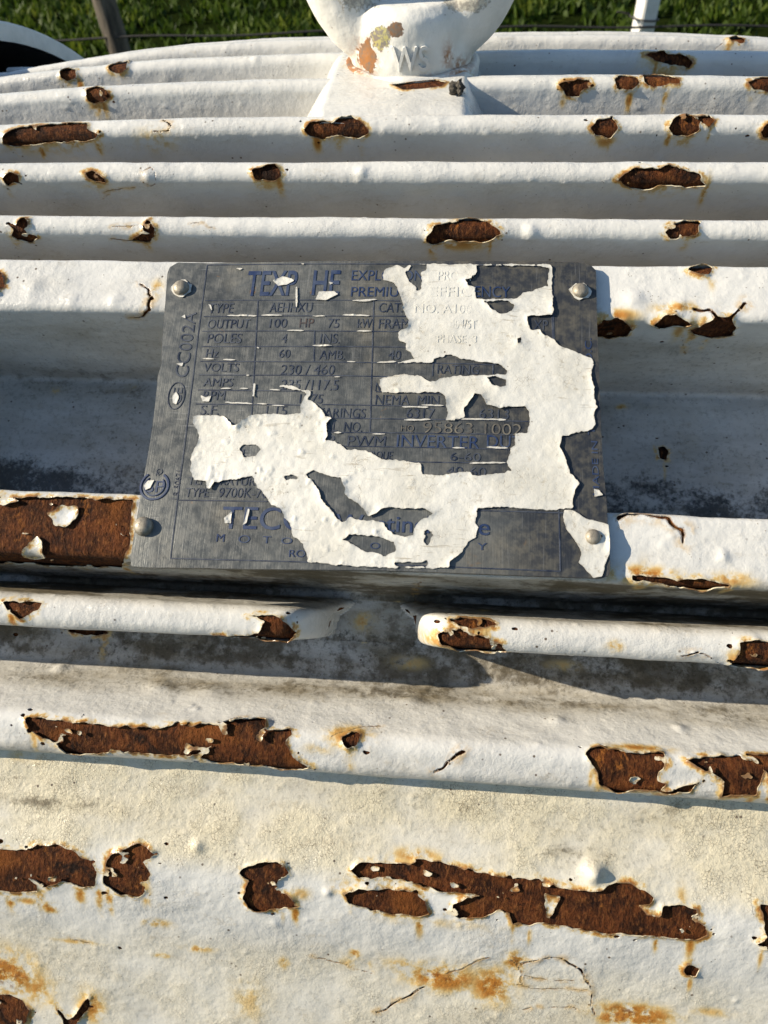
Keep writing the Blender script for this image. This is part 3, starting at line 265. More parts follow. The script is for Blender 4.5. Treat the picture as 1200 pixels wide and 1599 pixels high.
def clip_mesh(name, P, N, d, thick, attrs=None):
    """sheet P (n,m,3) kept where d > 0, cut on the contour, with an edge wall of the given thickness"""
    n, m = d.shape; attrs = attrs or {}
    idx = np.arange(n * m).reshape(n, m); ins = d > 0
    c = np.stack([idx[:-1, :-1], idx[1:, :-1], idx[1:, 1:], idx[:-1, 1:]], -1)
    k = np.stack([ins[:-1, :-1], ins[1:, :-1], ins[1:, 1:], ins[:-1, 1:]], -1)
    cnt = k.sum(-1)
    e1 = P[1, 0] - P[0, 0]; e2 = P[1, 1] - P[1, 0]
    mi, mj = n // 2, m // 2
    e1 = P[mi + 1, mj] - P[mi, mj]; e2 = P[mi + 1, mj + 1] - P[mi + 1, mj]
    flip = np.cross(e1, e2) @ N[mi, mj] < 0
    if flip: c = c[..., ::-1]; k = k[..., ::-1]
    full = c[cnt == 4]
    Pf = P.reshape(-1, 3); Nf = N.reshape(-1, 3); df = d.ravel()
    base = n * m; na, nb, nt = [], [], []; cache = {}
    polys, contour = [], []
    mc = c[(cnt > 0) & (cnt < 4)]; mk = k[(cnt > 0) & (cnt < 4)]
    for cc, kk in zip(mc.tolist(), mk.tolist()):
        poly = []; cr = []
        for q in range(4):
            a, b = cc[q], cc[(q + 1) % 4]; ia, ib = kk[q], kk[(q + 1) % 4]
            if ia: poly.append(a)
            if ia != ib:
                key = (a, b) if a < b else (b, a)
                v = cache.get(key)
                if v is None:
                    t = df[key[0]] / (df[key[0]] - df[key[1]]); v = base + len(na); cache[key] = v
                    na.append(key[0]); nb.append(key[1]); nt.append(t)
                poly.append(v); cr.append((v, ia))
        if len(poly) >= 3: polys.append(poly)
        for q in range(len(cr)):
            if cr[q][1]: contour.append((cr[q][0], cr[(q + 1) % len(cr)][0]))
    if na:
        na = np.array(na); nb = np.array(nb); nt = np.array(nt)[:, None]
        Pa = np.vstack([Pf, Pf[na] * (1 - nt) + Pf[nb] * nt]); Na = np.vstack([Nf, Nf[na] * (1 - nt) + Nf[nb] * nt])
        At = {q: np.r_[v.ravel(), v.ravel()[na] * (1 - nt[:, 0]) + v.ravel()[nb] * nt[:, 0]] for q, v in attrs.items()}
    else: Pa, Na, At = Pf, Nf, {q: v.ravel() for q, v in attrs.items()}
    lp = [full.ravel()]; tot = [np.full(len(full), 4)]
    if polys:
        lp.append(np.array([v for p in polys for v in p])); tot.append(np.array([len(p) for p in polys]))
    if contour and thick > 0:
        ce = np.array(contour); u = np.unique(ce); pos = {int(v): i for i, v in enumerate(u)}
        nb0 = len(Pa); top = nb0; bot = nb0 + len(u)
        Pa = np.vstack([Pa, Pa[u], Pa[u] - Na[u] * thick]); 
        At = {q: np.r_[v, v[u], v[u]] for q, v in At.items()}
        a = np.array([pos[int(v)] for v in ce[:, 0]]); b = np.array([pos[int(v)] for v in ce[:, 1]])
        lp.append(np.stack([top + b, top + a, bot + a, bot + b], 1).ravel()); tot.append(np.full(len(ce), 4))
    loops = np.concatenate(lp).astype(np.int64); totals = np.concatenate(tot).astype(np.int64)
    used = np.zeros(len(Pa), bool); used[loops] = True
    remap = np.cumsum(used) - 1
    starts = np.r_[0, np.cumsum(totals)[:-1]]
    return mesh_arrays(name, Pa[used], remap[loops], starts, totals, {q: v[used] for q, v in At.items()})
def grid_mesh(name, P, N, attrs=None): return clip_mesh(name, P, N, np.ones(P.shape[:2]), 0, attrs)
def bm_mesh(name, fn, smooth_on=True):
    bm = bmesh.new(); fn(bm); me = bpy.data.meshes.new(name)
    bmesh.ops.recalc_face_normals(bm, faces=bm.faces)
    for f in bm.faces: f.smooth = smooth_on
    bm.to_mesh(me); bm.free(); return me
def lathe_x(bm, prof, n=96):
    """prof: list of (x, r) revolved about the motor axis"""
    rings = []
    for x, r in prof:
        rings.append([bm.verts.new((x, -r * math.sin(2 * math.pi * k / n), AXIS_Z + r * math.cos(2 * math.pi * k / n))) for k in range(n)])
    for a, b in zip(rings[:-1], rings[1:]):
        for k in range(n): bm.faces.new((a[k], a[(k + 1) % n], b[(k + 1) % n], b[k]))
    return rings
def tube(bm, pts, r, n=8):
    rings = []
    for i, p in enumerate(pts):
        p = Vector(p); t = (Vector(pts[min(i + 1, len(pts) - 1)]) - Vector(pts[max(i - 1, 0)])).normalized()
        u = t.orthogonal().normalized(); v = t.cross(u)
        if rings:
            u = (pu - t * pu.dot(t)).normalized(); v = t.cross(u)
        pu = u
        rr = r[i] if isinstance(r, (list, tuple)) else r
        rings.append([bm.verts.new(p + (u * math.cos(2 * math.pi * k / n) + v * math.sin(2 * math.pi * k / n)) * rr) for k in range(n)])
    for a, b in zip(rings[:-1], rings[1:]):
        for k in range(n): bm.faces.new((a[k], a[(k + 1) % n], b[(k + 1) % n], b[k]))
    bm.faces.new(rings[0][::-1]); bm.faces.new(rings[-1])
def box(bm, lo, hi):
    vs = [bm.verts.new((x, y, z)) for z in (lo[2], hi[2]) for y in (lo[1], hi[1]) for x in (lo[0], hi[0])]
    for f in ((0, 2, 3, 1), (4, 5, 7, 6), (0, 1, 5, 4), (2, 6, 7, 3), (0, 4, 6, 2), (1, 3, 7, 5)): bm.faces.new([vs[i] for i in f])

# ---------------------------------------------------------------- materials
class NT:
    def __init__(s, name):
        s.m = bpy.data.materials.new(name); s.m.use_nodes = True; s.t = s.m.node_tree; s.t.nodes.clear()
        s.out = s.t.nodes.new('ShaderNodeOutputMaterial'); s.b = s.t.nodes.new('ShaderNodeBsdfPrincipled')
        s.t.links.new(s.b.outputs[0], s.out.inputs[0])
        s.tc = s.t.nodes.new('ShaderNodeTexCoord').outputs['Object']
    def L(s, a, b): s.t.links.new(a, b)
    def setv(s, sock, v):
        if isinstance(v, bpy.types.NodeSocket): s.L(v, sock)
        else: sock.default_value = v
    def noise(s, scale, detail=4, rough=.55, vec=None, dist=0):
        n = s.t.nodes.new('ShaderNodeTexNoise'); n.inputs['Scale'].default_value = scale; n.inputs['Detail'].default_value = detail
        n.inputs['Roughness'].default_value = rough; n.inputs['Distortion'].default_value = dist
        s.L(vec or s.tc, n.inputs['Vector']); return n.outputs[0]
    def voro(s, scale, feature='F1', vec=None, rnd=1.0):
        n = s.t.nodes.new('ShaderNodeTexVoronoi'); n.feature = feature; n.inputs['Scale'].default_value = scale; n.inputs['Randomness'].default_value = rnd
        s.L(vec or s.tc, n.inputs['Vector']); return n
    def ramp(s, v, a, b, lo=0.0, hi=1.0, sm=True):
        n = s.t.nodes.new('ShaderNodeMapRange'); n.interpolation_type = 'SMOOTHSTEP' if sm else 'LINEAR'
        n.inputs[1].default_value = a; n.inputs[2].default_value = b; n.inputs[3].default_value = lo; n.inputs[4].default_value = hi
        s.setv(n.inputs[0], v); return n.outputs[0]
    def math(s, op, a, b=0.0, clamp=False):
        n = s.t.nodes.new('ShaderNodeMath'); n.operation = op; n.use_clamp = clamp
        s.setv(n.inputs[0], a); s.setv(n.inputs[1], b); return n.outputs[0]
    def mul(s, *a):
        v = a[0]
        for b in a[1:]: v = s.math('MULTIPLY', v, b)
        return v
    def mix(s, f, a, b):
        n = s.t.nodes.new('ShaderNodeMix'); n.data_type = 'RGBA'
        s.setv(n.inputs[0], f)
        for k, v in ((6, a), (7, b)): s.setv(n.inputs[k], v if isinstance(v, bpy.types.NodeSocket) else (*v, 1))
        return n.outputs[2]
    def attr(s, name):
        n = s.t.nodes.new('ShaderNodeAttribute'); n.attribute_name = name; return n.outputs['Fac']
    def stretch(s, sc):
        n = s.t.nodes.new('ShaderNodeMapping'); n.inputs['Scale'].default_value = sc; s.L(s.tc, n.inputs[0]); return n.outputs[0]
    def bump(s, h, dist, strength=1.0, prev=None):
        n = s.t.nodes.new('ShaderNodeBump'); n.inputs['Distance'].default_value = dist; n.inputs['Strength'].default_value = strength
        s.L(h, n.inputs['Height'])
        if prev is not None: s.L(prev, n.inputs['Normal'])
        return n.outputs[0]
    def done(s, col=None, rough=.5, metal=0.0, nor=None, spec=None):
        if col is not None: s.setv(s.b.inputs['Base Color'], col if isinstance(col, bpy.types.NodeSocket) else (*col, 1))
        s.setv(s.b.inputs['Roughness'], rough); s.setv(s.b.inputs['Metallic'], metal)
        if nor is not None: s.L(nor, s.b.inputs['Normal'])
        if spec is not None: s.b.inputs['Specular IOR Level'].default_value = spec
        return s.m

def mat_paint():
    s = NT('white_paint')
    dirt = s.attr('dirt'); grime = s.attr('grime'); stain = s.attr('stain'); edge = s.attr('edge'); craze = s.attr('craze'); crack = s.attr('crack')
    lo = s.noise(38, 4, .6); md = s.noise(170, 5, .66); fi = s.noise(560, 5, .7); st_ = s.noise(150, 5, .66, s.stretch((.30, 1, 1)))
    c = s.mix(s.ramp(lo, .35, .68), (.70, .692, .655), (.61, .605, .575))
    c = s.mix(s.math('MULTIPLY', dirt, s.ramp(st_, .25, .72, .45, 1.25), True), c, (.235, .195, .125))
    c = s.mix(s.math('MULTIPLY', craze, s.ramp(lo, .30, .62, .25, .75), True), c, (.66, .585, .40))
    c = s.mix(s.mul(dirt, s.ramp(fi, .50, .66), .85), c, (.11, .095, .06))
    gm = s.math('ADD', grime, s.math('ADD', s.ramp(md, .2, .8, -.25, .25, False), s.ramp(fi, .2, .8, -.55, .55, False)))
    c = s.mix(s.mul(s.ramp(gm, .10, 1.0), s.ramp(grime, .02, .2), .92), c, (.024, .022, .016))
    c = s.mix(s.mul(s.ramp(s.math('ADD', dirt, s.ramp(md, .3, .7, -.25, .25)), .52, .95), .8), c, (.085, .066, .036))
    # dust and scuffs on the clean paint
    c = s.mix(s.mul(s.ramp(st_, .56, .70), s.ramp(fi, .44, .6), .35), c, (.42, .36, .26))
    v = s.voro(210); sp = s.mul(s.ramp(v.outputs['Distance'], .06, .12, 1, 0), s.ramp(lo, .50, .58))
    c = s.mix(sp, c, (.13, .10, .075))
    v3 = s.voro(640); sp3 = s.mul(s.ramp(v3.outputs['Distance'], .10, .18, 1, 0), s.math('ADD', s.ramp(md, .54, .62), s.mul(craze, s.ramp(lo, .45, .6), .7), True), .75)
    c = s.mix(sp3, c, (.20, .165, .12))
    # fine crazing
    wv = s.t.nodes.new('ShaderNodeVectorMath'); wv.operation = 'MULTIPLY_ADD'; wv.inputs[1].default_value = (.0012, .0012, .0012)
    nz = s.t.nodes.new('ShaderNodeTexNoise'); nz.inputs['Scale'].default_value = 420; nz.inputs['Detail'].default_value = 1; s.L(s.tc, nz.inputs['Vector']); s.L(nz.outputs['Color'], wv.inputs[0]); s.L(s.tc, wv.inputs[2])
    v2 = s.voro(880, 'DISTANCE_TO_EDGE', wv.outputs[0]); v2n = s.mul(s.ramp(v2.outputs['Distance'], .0, .075, 1, 0), craze, s.ramp(md, .40, .60), s.ramp(lo, .42, .60))
    c = s.mix(s.mul(v2n, .70), c, (.20, .155, .095))
    # rust bleeding out of the bare places
    en = s.math('ADD', edge, s.ramp(fi, 0, 1, -1.6, 1.6, False))
    bleed = s.mul(s.ramp(en, .1, 2.5, 1, 0), s.ramp(md, .40, .62, .03, 1.0))
    c = s.mix(s.ramp(bleed, 0, .55), c, (.62, .46, .20)); c = s.mix(s.ramp(bleed, .30, .95), c, (.36, .15, .028))
    sf = s.math('MULTIPLY', stain, s.ramp(md, .30, .60, 0, 1.25), True)
    c = s.mix(s.ramp(sf, 0, .5), c, (.62, .46, .19)); c = s.mix(s.ramp(sf, .22, .75), c, (.42, .175, .030))
    c = s.mix(s.mul(s.ramp(stain, .40, .95), s.ramp(fi, .47, .62)), c, (.17, .055, .014))
    rim = s.ramp(s.math('ADD', edge, s.ramp(fi, 0, 1, -.5, .5, False)), .22, .62, 1, 0)
    c = s.mix(s.mul(rim, .85), c, s.mix(s.ramp(md, .46, .54), (.62, .54, .38), (.20, .12, .06)))
    ck = s.ramp(s.math('ADD', crack, s.ramp(fi, 0, 1, -.35, .35, False)), .18, .46, 1, 0)
    c = s.mix(s.mul(ck, .75), c, s.mix(s.ramp(md, .42, .56), (.24, .12, .04), (.07, .045, .025)))
    c = s.mix(s.mul(s.ramp(crack, .3, 2.2, 1, 0), s.ramp(md, .45, .6), .6), c, (.55, .36, .13))
    h = s.math('ADD', s.mul(md, s.ramp(lo, .32, .68, .25, 1.25)), s.math('ADD', s.mul(fi, .36), s.mul(lo, 1.0)))
    h = s.math('ADD', h, s.mul(craze, s.ramp(lo, .3, .7, .3, 1), s.noise(1100, 3, .6), .45)); h = s.math('SUBTRACT', h, s.mul(s.math('ADD', ck, s.mul(v2n, .5)), .45))
    nor = s.bump(h, .0008, .6)
    return s.done(c, s.ramp(s.math('ADD', dirt, s.ramp(lo, .3, .7, -.15, .2)), 0, 1, .21, .75), 0, nor)
def mat_rust():
    s = NT('rusted_iron')
    n1 = s.noise(140, 6, .65); n2 = s.noise(900, 6, .7, s.stretch((1, .45, .45))); n3 = s.noise(40, 3)
    c = s.mix(s.ramp(n1, .32, .68), (.026, .008, .003), (.130, .038, .0095))
    c = s.mix(s.ramp(n2, .48, .72), c, (.215, .082, .024))
    c = s.mix(s.mul(s.ramp(n2, .50, .30), .8), c, (.010, .004, .002))
    c = s.mix(s.mul(s.ramp(n3, .52, .70), .55), c, (.25, .080, .014))
    n5 = s.noise(75, 5, .7, None, .8)
    c = s.mix(s.mul(s.ramp(n5, .54, .66), .85), c, (.007, .004, .003)); c = s.mix(s.mul(s.ramp(n5, .42, .32), s.ramp(n2, .40, .60), .8), c, (.32, .115, .020))
    nor = s.bump(s.math('ADD', s.math('ADD', n1, n2), s.mul(n5, 1.2)), .0020, 1.0)
    return s.done(c, .85, 0, nor, .18)
def mat_plate():
    s = NT('weathered_nameplate_metal')
    n = s.noise(38, 6, .6); n2 = s.noise(300, 5, .65); n4 = s.noise(2200, 2, .5, s.stretch((1, .03, .03)))
    c = s.mix(s.ramp(n, .25, .75), (.150, .156, .148), (.062, .068, .070))
    c = s.mix(s.mul(s.ramp(n2, .40, .75), .3), c, (.26, .255, .235))
    c = s.mix(s.mul(s.ramp(s.noise(90, 5, .7), .6, .74), .35), c, (.07, .075, .085))
    c = s.mix(s.mul(s.ramp(s.noise(1500, 2, .5, s.stretch((.03, 1, 1))), .66, .74), s.ramp(s.noise(50, 3), .45, .6), .6), c, (.34, .34, .33))
    c = s.mix(s.mul(s.ramp(s.noise(75, 4, .7, None, .6), .66, .76), .8), c, (.30, .16, .06))
    pa = s.ramp(s.math('ADD', s.attr('right_dark'), s.ramp(s.noise(60, 5, .65), 0, 1, -.4, .4, False)), .15, .95)
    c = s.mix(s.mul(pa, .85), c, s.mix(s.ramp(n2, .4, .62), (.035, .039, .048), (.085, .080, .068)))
    c = s.mix(s.mul(s.ramp(s.noise(26, 5, .65), .52, .70), .35), c, (.27, .235, .165))
    c = s.mix(s.mul(s.ramp(n4, .62, .74), .22), c, (.32, .32, .31))
    nor = s.bump(s.math('ADD', n2, s.mul(n4, .35)), .00030, .6)
    return s.done(c, s.ramp(n2, .3, .7, .34, .62), .35, nor)
def mat_film():
    s = NT('flaking_white_film')
    edge = s.attr('edge')
    c = s.mix(s.ramp(s.noise(55, 5), .35, .7), (.70, .685, .625), (.60, .58, .51))
    wv = s.t.nodes.new('ShaderNodeVectorMath'); wv.operation = 'MULTIPLY_ADD'; wv.inputs[1].default_value = (.003, .003, .003)
    nz = s.t.nodes.new('ShaderNodeTexNoise'); nz.inputs['Scale'].default_value = 260; nz.inputs['Detail'].default_value = 3; s.L(s.tc, nz.inputs['Vector']); s.L(nz.outputs['Color'], wv.inputs[0]); s.L(s.tc, wv.inputs[2])
    v = s.voro(420, 'DISTANCE_TO_EDGE', wv.outputs[0]); cr = s.mul(s.ramp(v.outputs['Distance'], 0, .035, 1, 0), s.ramp(s.noise(110, 5, .7), .54, .64))
    c = s.mix(s.mul(cr, .5), c, (.28, .23, .16))
    v3 = s.voro(260); sp = s.mul(s.ramp(v3.outputs['Distance'], .06, .11, 1, 0), s.ramp(s.noise(50, 3), .5, .62)); c = s.mix(sp, c, (.2, .17, .14))
    sc = s.noise(900, 3, .6, s.stretch((.12, 1, 1))); c = s.mix(s.mul(s.ramp(sc, .60, .70), s.ramp(s.noise(35, 2), .42, .6), .6), c, (.30, .25, .17)); c = s.mix(s.mul(s.ramp(s.noise(420, 6, .72), .54, .68), s.ramp(s.noise(28, 3), .40, .62), .6), c, (.34, .29, .20))
    c = s.mix(s.mul(s.ramp(edge, 0, .5, 1, 0), .5), c, (.45, .42, .36))
    h = s.math('SUBTRACT', s.math('ADD', s.mul(s.noise(260, 5), .8), s.mul(s.noise(1500, 3), .2)), s.mul(cr, .15))
    return s.done(c, .5, 0, s.bump(h, .0005, .55))
def mat_plain(name, col, rough=.6, metal=0, nscale=None, col2=None, bumpd=0, detail=5):
    s = NT(name)
    if nscale:
        n = s.noise(nscale, detail, .62); c = s.mix(s.ramp(n, .32, .68), col, col2)
        return s.done(c, rough, metal, s.bump(n, bumpd, .8) if bumpd else None)
    return s.done(col, rough, metal)
PAINT = mat_paint(); RUST = mat_rust(); PLATE = mat_plate(); FILMM = mat_film()
INK = mat_plain('blue_black_ink', (.010, .018, .042), .5, 0, 260, (.075, .085, .105))
INKB = mat_plain('blue_ink', (.008, .024, .085), .5, 0, 220, (.055, .075, .125))
INKR = mat_plain('rusty_ink', (.085, .055, .04), .6, 0, 500, (.04, .04, .05))
PALE = mat_plain('bare_stamped_metal', (.24, .215, .165), .5, .3, 300, (.09, .085, .08))
RIVET = mat_plain('tan_grey_rivet', (.36, .32, .25), .5, .35, 400, (.20, .175, .14), .0004)

# ---------------------------------------------------------------- the motor casting
motor = bpy.data.objects.new('electric_motor', None); COL.objects.link(motor)
motor.location = (0, 0, 0); motor.empty_display_size = .05
tag(motor, 'big white finned electric motor with peeling paint, rust patches and a metal nameplate', 'motor')
T0 = TT * 1000.0                                    # mm
TM = {k: (T0[a], T0[b]) for k, (a, b) in MARK.items()}
HB = [(np.array(h), np.array(h).min(0) - 7, np.array(h).max(0) + 7) for h in HOLES if len(h) > 2]
CB = [(np.array(h), w, np.array(h).min(0) - 7, np.array(h).max(0) + 7) for h, w in CRACKS if len(h) > 1]
IB = [(np.array(h), np.array(h).min(0) - 2, np.array(h).max(0) + 2) for h in ISLANDS if len(h) > 2]
RB_X = RNG.uniform(-262, 215, 3000); RB_T = RNG.uniform(T0[0], T0[-1], 3000); RB_R = RNG.uniform(.45, 1.5, 3000); RB_H = RB_R * RNG.uniform(.08, .30, 3000)
_hv = np.array([v for h in HOLES for v in h]); _k = RNG.randint(0, len(_hv), 330)
CH_X = np.r_[RNG.uniform(-262, 215, 40), _hv[_k, 0] + RNG.normal(0, 4.5, 330)]; CH_T = np.r_[RNG.uniform(T0[0], T0[-1], 40), _hv[_k, 1] + RNG.normal(0, 2.6, 330)]; CH_R = np.r_[RNG.uniform(.25, .8, 40), RNG.uniform(.1, .65, 330)]
def lumps(x, t): return .08 * fbm(x / 4.5, t / 4.5, 5, 2) + .34 * fbm(x / 16, t / 11, 3, 3) + .45 * fbm(x / 60, t / 40, 11, 2)
def window(lo, hi, X, T):
    i0, i1 = np.searchsorted(X, lo[0]), np.searchsorted(X, hi[0]); j0, j1 = np.searchsorted(T, lo[1]), np.searchsorted(T, hi[1])
    return slice(max(i0, 0), max(i1, 0)), slice(max(j0, 0), max(j1, 0))
def paint_fields(X, T):
    """X, T 1-D in mm -> distance into the paint (>0 painted), extra lift, stain"""
    xx, tt = np.meshgrid(X, T, indexing='ij')
    d = np.full(xx.shape, 9.0); slit = np.full(xx.shape, 9.0); lip = np.zeros(xx.shape); crk = np.full(xx.shape, 9.0); isl = np.full(xx.shape, -9.0)
    for p, lo, hi in HB:
        si, sj = window(lo, hi, X, T)
        if si.stop <= si.start or sj.stop <= sj.start: continue
        d[si, sj] = np.minimum(d[si, sj], -poly_sdf(xx[si, sj], tt[si, sj], p))
    for p, lo, hi in IB:
        si, sj = window(lo, hi, X, T)
        if si.stop <= si.start or sj.stop <= sj.start: continue
        isl[si, sj] = np.maximum(isl[si, sj], poly_sdf(xx[si, sj], tt[si, sj], p))
    d = np.maximum(d, isl)
    rag = .75 * fbm(xx / 2.4, tt / 2.4, 21, 3) + .75 * fbm(xx / 7, tt / 7, 22, 2)
    d = d + np.where(np.abs(d) < 6, rag, 0)
    for p, w, lo, hi in CB:
        si, sj = window(lo, hi, X, T)
        if si.stop <= si.start or sj.stop <= sj.start: continue
        wob = .30 * fbm(xx[si, sj] / 1.6, tt[si, sj] / 1.6, 31, 2)
        ld = line_dist(xx[si, sj] + 1.8 * fbm(xx[si, sj] / 5, tt[si, sj] / 5, 33, 3), tt[si, sj] + 1.4 * fbm(xx[si, sj] / 5, tt[si, sj] / 5, 34, 3), p)
        if w > .24: slit[si, sj] = np.minimum(slit[si, sj], ld - w * 1.15 + wob)
        crk[si, sj] = np.minimum(crk[si, sj], ld / (w / .2) + .5 * np.clip(fbm(xx[si, sj] / 5, tt[si, sj] / 5, 35, 2), 0, 1))
        if w > .2: lip[si, sj] = np.maximum(lip[si, sj], .55 * np.exp(-ld / 1.2) * np.clip(.4 + fbm(xx[si, sj] / 8, tt[si, sj] / 8, 36, 2), 0, 1))
    fl = np.minimum((fbm(xx / 4.2, tt / 3.0, 25, 3) - .47) * 3.2, d + 4.5)
    d = np.maximum(d, np.where(d < 0, fl, -9))
    lift = 1.7 * np.clip(fbm(xx / 6, tt / 6, 41, 2) + .18, 0, 1) * np.exp(-np.clip(d, 0, None) / 1.1)
    lift += .25 * np.exp(-np.clip(d, 0, None) / .8)
    lift += lip
    for bx_, bt_, br, bh in BLISTERS:
        si, sj = window((bx_ - 3 * br, bt_ - 3 * br), (bx_ + 3 * br, bt_ + 3 * br), X, T)
        if si.stop <= si.start or sj.stop <= sj.start: continue
        lift[si, sj] += bh * np.exp(-((xx[si, sj] - bx_) ** 2 + (tt[si, sj] - bt_) ** 2) / (br * br) * 1.6)
    for bx_, bt_, br, bh in zip(RB_X, RB_T, RB_R, RB_H):
        si, sj = window((bx_ - 2 * br, bt_ - 2 * br), (bx_ + 2 * br, bt_ + 2 * br), X, T)
        if si.stop <= si.start or sj.stop <= sj.start: continue
        lift[si, sj] += bh * np.exp(-((xx[si, sj] - bx_) ** 2 + (tt[si, sj] - bt_) ** 2) / (br * br) * 2)
    for cx, ct, cr in zip(CH_X, CH_T, CH_R):
        si, sj = window((cx - 3, ct - 3), (cx + 3, ct + 3), X, T)
        if si.stop <= si.start or sj.stop <= sj.start: continue
        slit[si, sj] = np.minimum(slit[si, sj], np.hypot((xx[si, sj] - cx) * .7, tt[si, sj] - ct) - cr + rag[si, sj])
    st = np.zeros(xx.shape)
    for cx, ct, rx, rt, a in STAINS:
        si, sj = window((cx - 2.5 * rx, ct - 2.5 * rt), (cx + 2.5 * rx, ct + 2.5 * rt), X, T)
        if si.stop <= si.start or sj.stop <= sj.start: continue
        st[si, sj] = np.maximum(st[si, sj], a * np.exp(-((xx[si, sj] - cx) / rx) ** 2 - ((tt[si, sj] - ct) / rt) ** 2))
    return xx, tt, d, np.minimum(d, slit), crk, lift, st
def zone(tt, a, b, soft): return smooth(a - soft, a + soft, tt) * (1 - smooth(b - soft, b + soft, tt))
def wear(xx, tt):
    """dust, black mould, crazing and darkening painted in for shade, on particular strips"""
    tip = {k: .5 * (TM[k][0] + TM[k][1]) for k in TM}
    dirt = .05 + 0 * tt
    pf0, pf1 = TM['R'][1], TM['S'][0]
    dirt = dirt + .42 * zone(tt, tip['R'] + 12, pf0 + 2, 5) + .38 * zone(tt, pf0, pf1, 4)  # pocket wall and floor: shade painted in as brown tone over clean paint
    dirt = dirt + .95 * zone(tt, tip['S'] + 14, tip['H'] - 8, 4) + .95 * zone(tt, tip['H'] + 8, tip['I'] - 28, 5) + .62 * zone(tt, tip['I'] - 28, tip['I'] - 13, 7)
    dirt = dirt + .26 * zone(tt, tip['I'] + 12, tip['J'] - 22, 5) + .20 * zone(tt, tip['J'] + 14, T0[-1] + 20, 10)
    for a_, b_ in (('P', 'A'), ('A', 'B'), ('B', 'C'), ('C', 'D'), ('D', 'E'), ('E', 'F'), ('F', 'R')):
        dirt = dirt + 1.1 * zone(tt, TM[a_][1] - 6, (tip[b_] - 8 if b_ != 'R' else TM['R'][0] + 26), 3)  # unseen fin backs darkened to cut sunlight bounced onto neighbouring fins
    for cx, ct, rx, rt, a_ in DIRTS:
        dirt = dirt + a_ * np.exp(-((xx - cx) / rx) ** 2 - ((tt - ct) / rt) ** 2)
    dirt = np.clip(dirt * (.75 + .6 * fbm(xx / 30, tt / 14, 51, 4)), 0, 1)
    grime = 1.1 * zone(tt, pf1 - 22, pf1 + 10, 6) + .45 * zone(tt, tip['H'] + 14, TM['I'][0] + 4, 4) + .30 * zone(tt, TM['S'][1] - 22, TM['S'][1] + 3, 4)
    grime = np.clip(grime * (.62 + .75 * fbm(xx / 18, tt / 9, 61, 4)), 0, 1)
    craze = zone(tt, TM['I'][1] - 6, tip['J'] - 16, 5) + .60 * zone(tt, tip['J'] + 13, T0[-1], 9)
    return dirt, grime, np.clip(craze, 0, 1)
def casting(name, nm, i0, i1, x0, x1, step, stride, parent, label=None):
    it = np.unique(np.r_[np.arange(i0, i1, stride), i1])
    X = np.arange(x0 * 1000, x1 * 1000 + 1e-6, step); X[-1] = x1 * 1000
    xx, tt, d, dc, crk, lift, st = paint_fields(X, T0[it])
    ii = np.broadcast_to(it, xx.shape)
    P, N = surf(nm, xx / 1000, ii)
    lm = lumps(xx, tt)
    dirt, grime, craze = wear(xx, tt)
    if nm in ('H1', 'H2'):
        g = stub_end(nm, xx / 1000, ii); dc = np.minimum(dc, (g - .02) * 12); dirt = dirt * g + .10 * (1 - g); d = np.maximum(d, 4 * (1 - g))
    PP = P + N * ((lm + .42 + lift) / 1000)[..., None]
    # bare iron below
    kx = max(1, int(3.2 / step)); kt = max(1, int(4 / stride))
    sx = np.unique(np.r_[np.arange(0, len(X), kx), len(X) - 1]); stt = np.unique(np.r_[np.arange(0, len(it), kt), len(it) - 1])
    Pi = (P + N * (lm / 1000 - .00006)[..., None])[np.ix_(sx, stt)]
    body = link(name, clip_mesh(name, Pi, N[np.ix_(sx, stt)], (stub_end(nm, xx / 1000, ii)[np.ix_(sx, stt)] - .35 if nm in ('H1', 'H2') else np.ones(Pi.shape[:2])), 0), RUST, parent)
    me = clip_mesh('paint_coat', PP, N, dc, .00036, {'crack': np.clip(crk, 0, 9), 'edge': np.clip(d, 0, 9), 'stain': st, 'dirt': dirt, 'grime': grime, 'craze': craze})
    link('paint_coat', me, PAINT, body)
    if label: body['label'] = label
    return body
RES = {'G': (3, 4), 'P': (1.6, 3), 'A': (1.2, 2), 'B': (1.0, 2), 'C': (1.3, 1), 'D': (1.0, 1), 'E': (1.0, 1), 'F': (1.0, 1), 'R': (.85, 1), 'S': (1.0, 1), 'H': (.8, 1), 'I': (.75, 1), 'J': (.75, 1), 'K': (2.5, 3)}
NAMES = {'R': 'mounting_rail', 'S': 'mounting_rail', 'J': 'cooling_fin'}
LBL = {'R': 'flat pad carrying the upper edge of the nameplate', 'S': 'flat pad under the lower edge of the nameplate, bare rust at its left', 'H1': 'short fin stub left of the gap below the nameplate',
       'H2': 'short fin stub right of the gap below the nameplate', 'I': 'fin with two long bare rust patches below the nameplate', 'J': 'low rounded fin with a long ragged rust patch, nearest the viewer'}
prev = 0; floors = []
for f in FINS:
    nm = f[0]; i0, i1 = MARK[nm]
    if i0 - prev >= 3: floors.append((prev, i0))
    st_, sr_ = RES[nm]
    if nm == 'H':
        casting('cooling_fin', 'H1', i0, i1, X_BEG, H_L + .009, st_, sr_, motor, LBL['H1'])
        casting('cooling_fin', 'H2', i0, i1, H_R - .012, X_END, st_, sr_, motor, LBL['H2'])
    else:
        casting(NAMES.get(nm, 'cooling_fin'), nm, i0, i1, X_BEG, X_END, st_, sr_, motor, LBL.get(nm))
    prev = i1
floors.append((prev, len(TT) - 1))
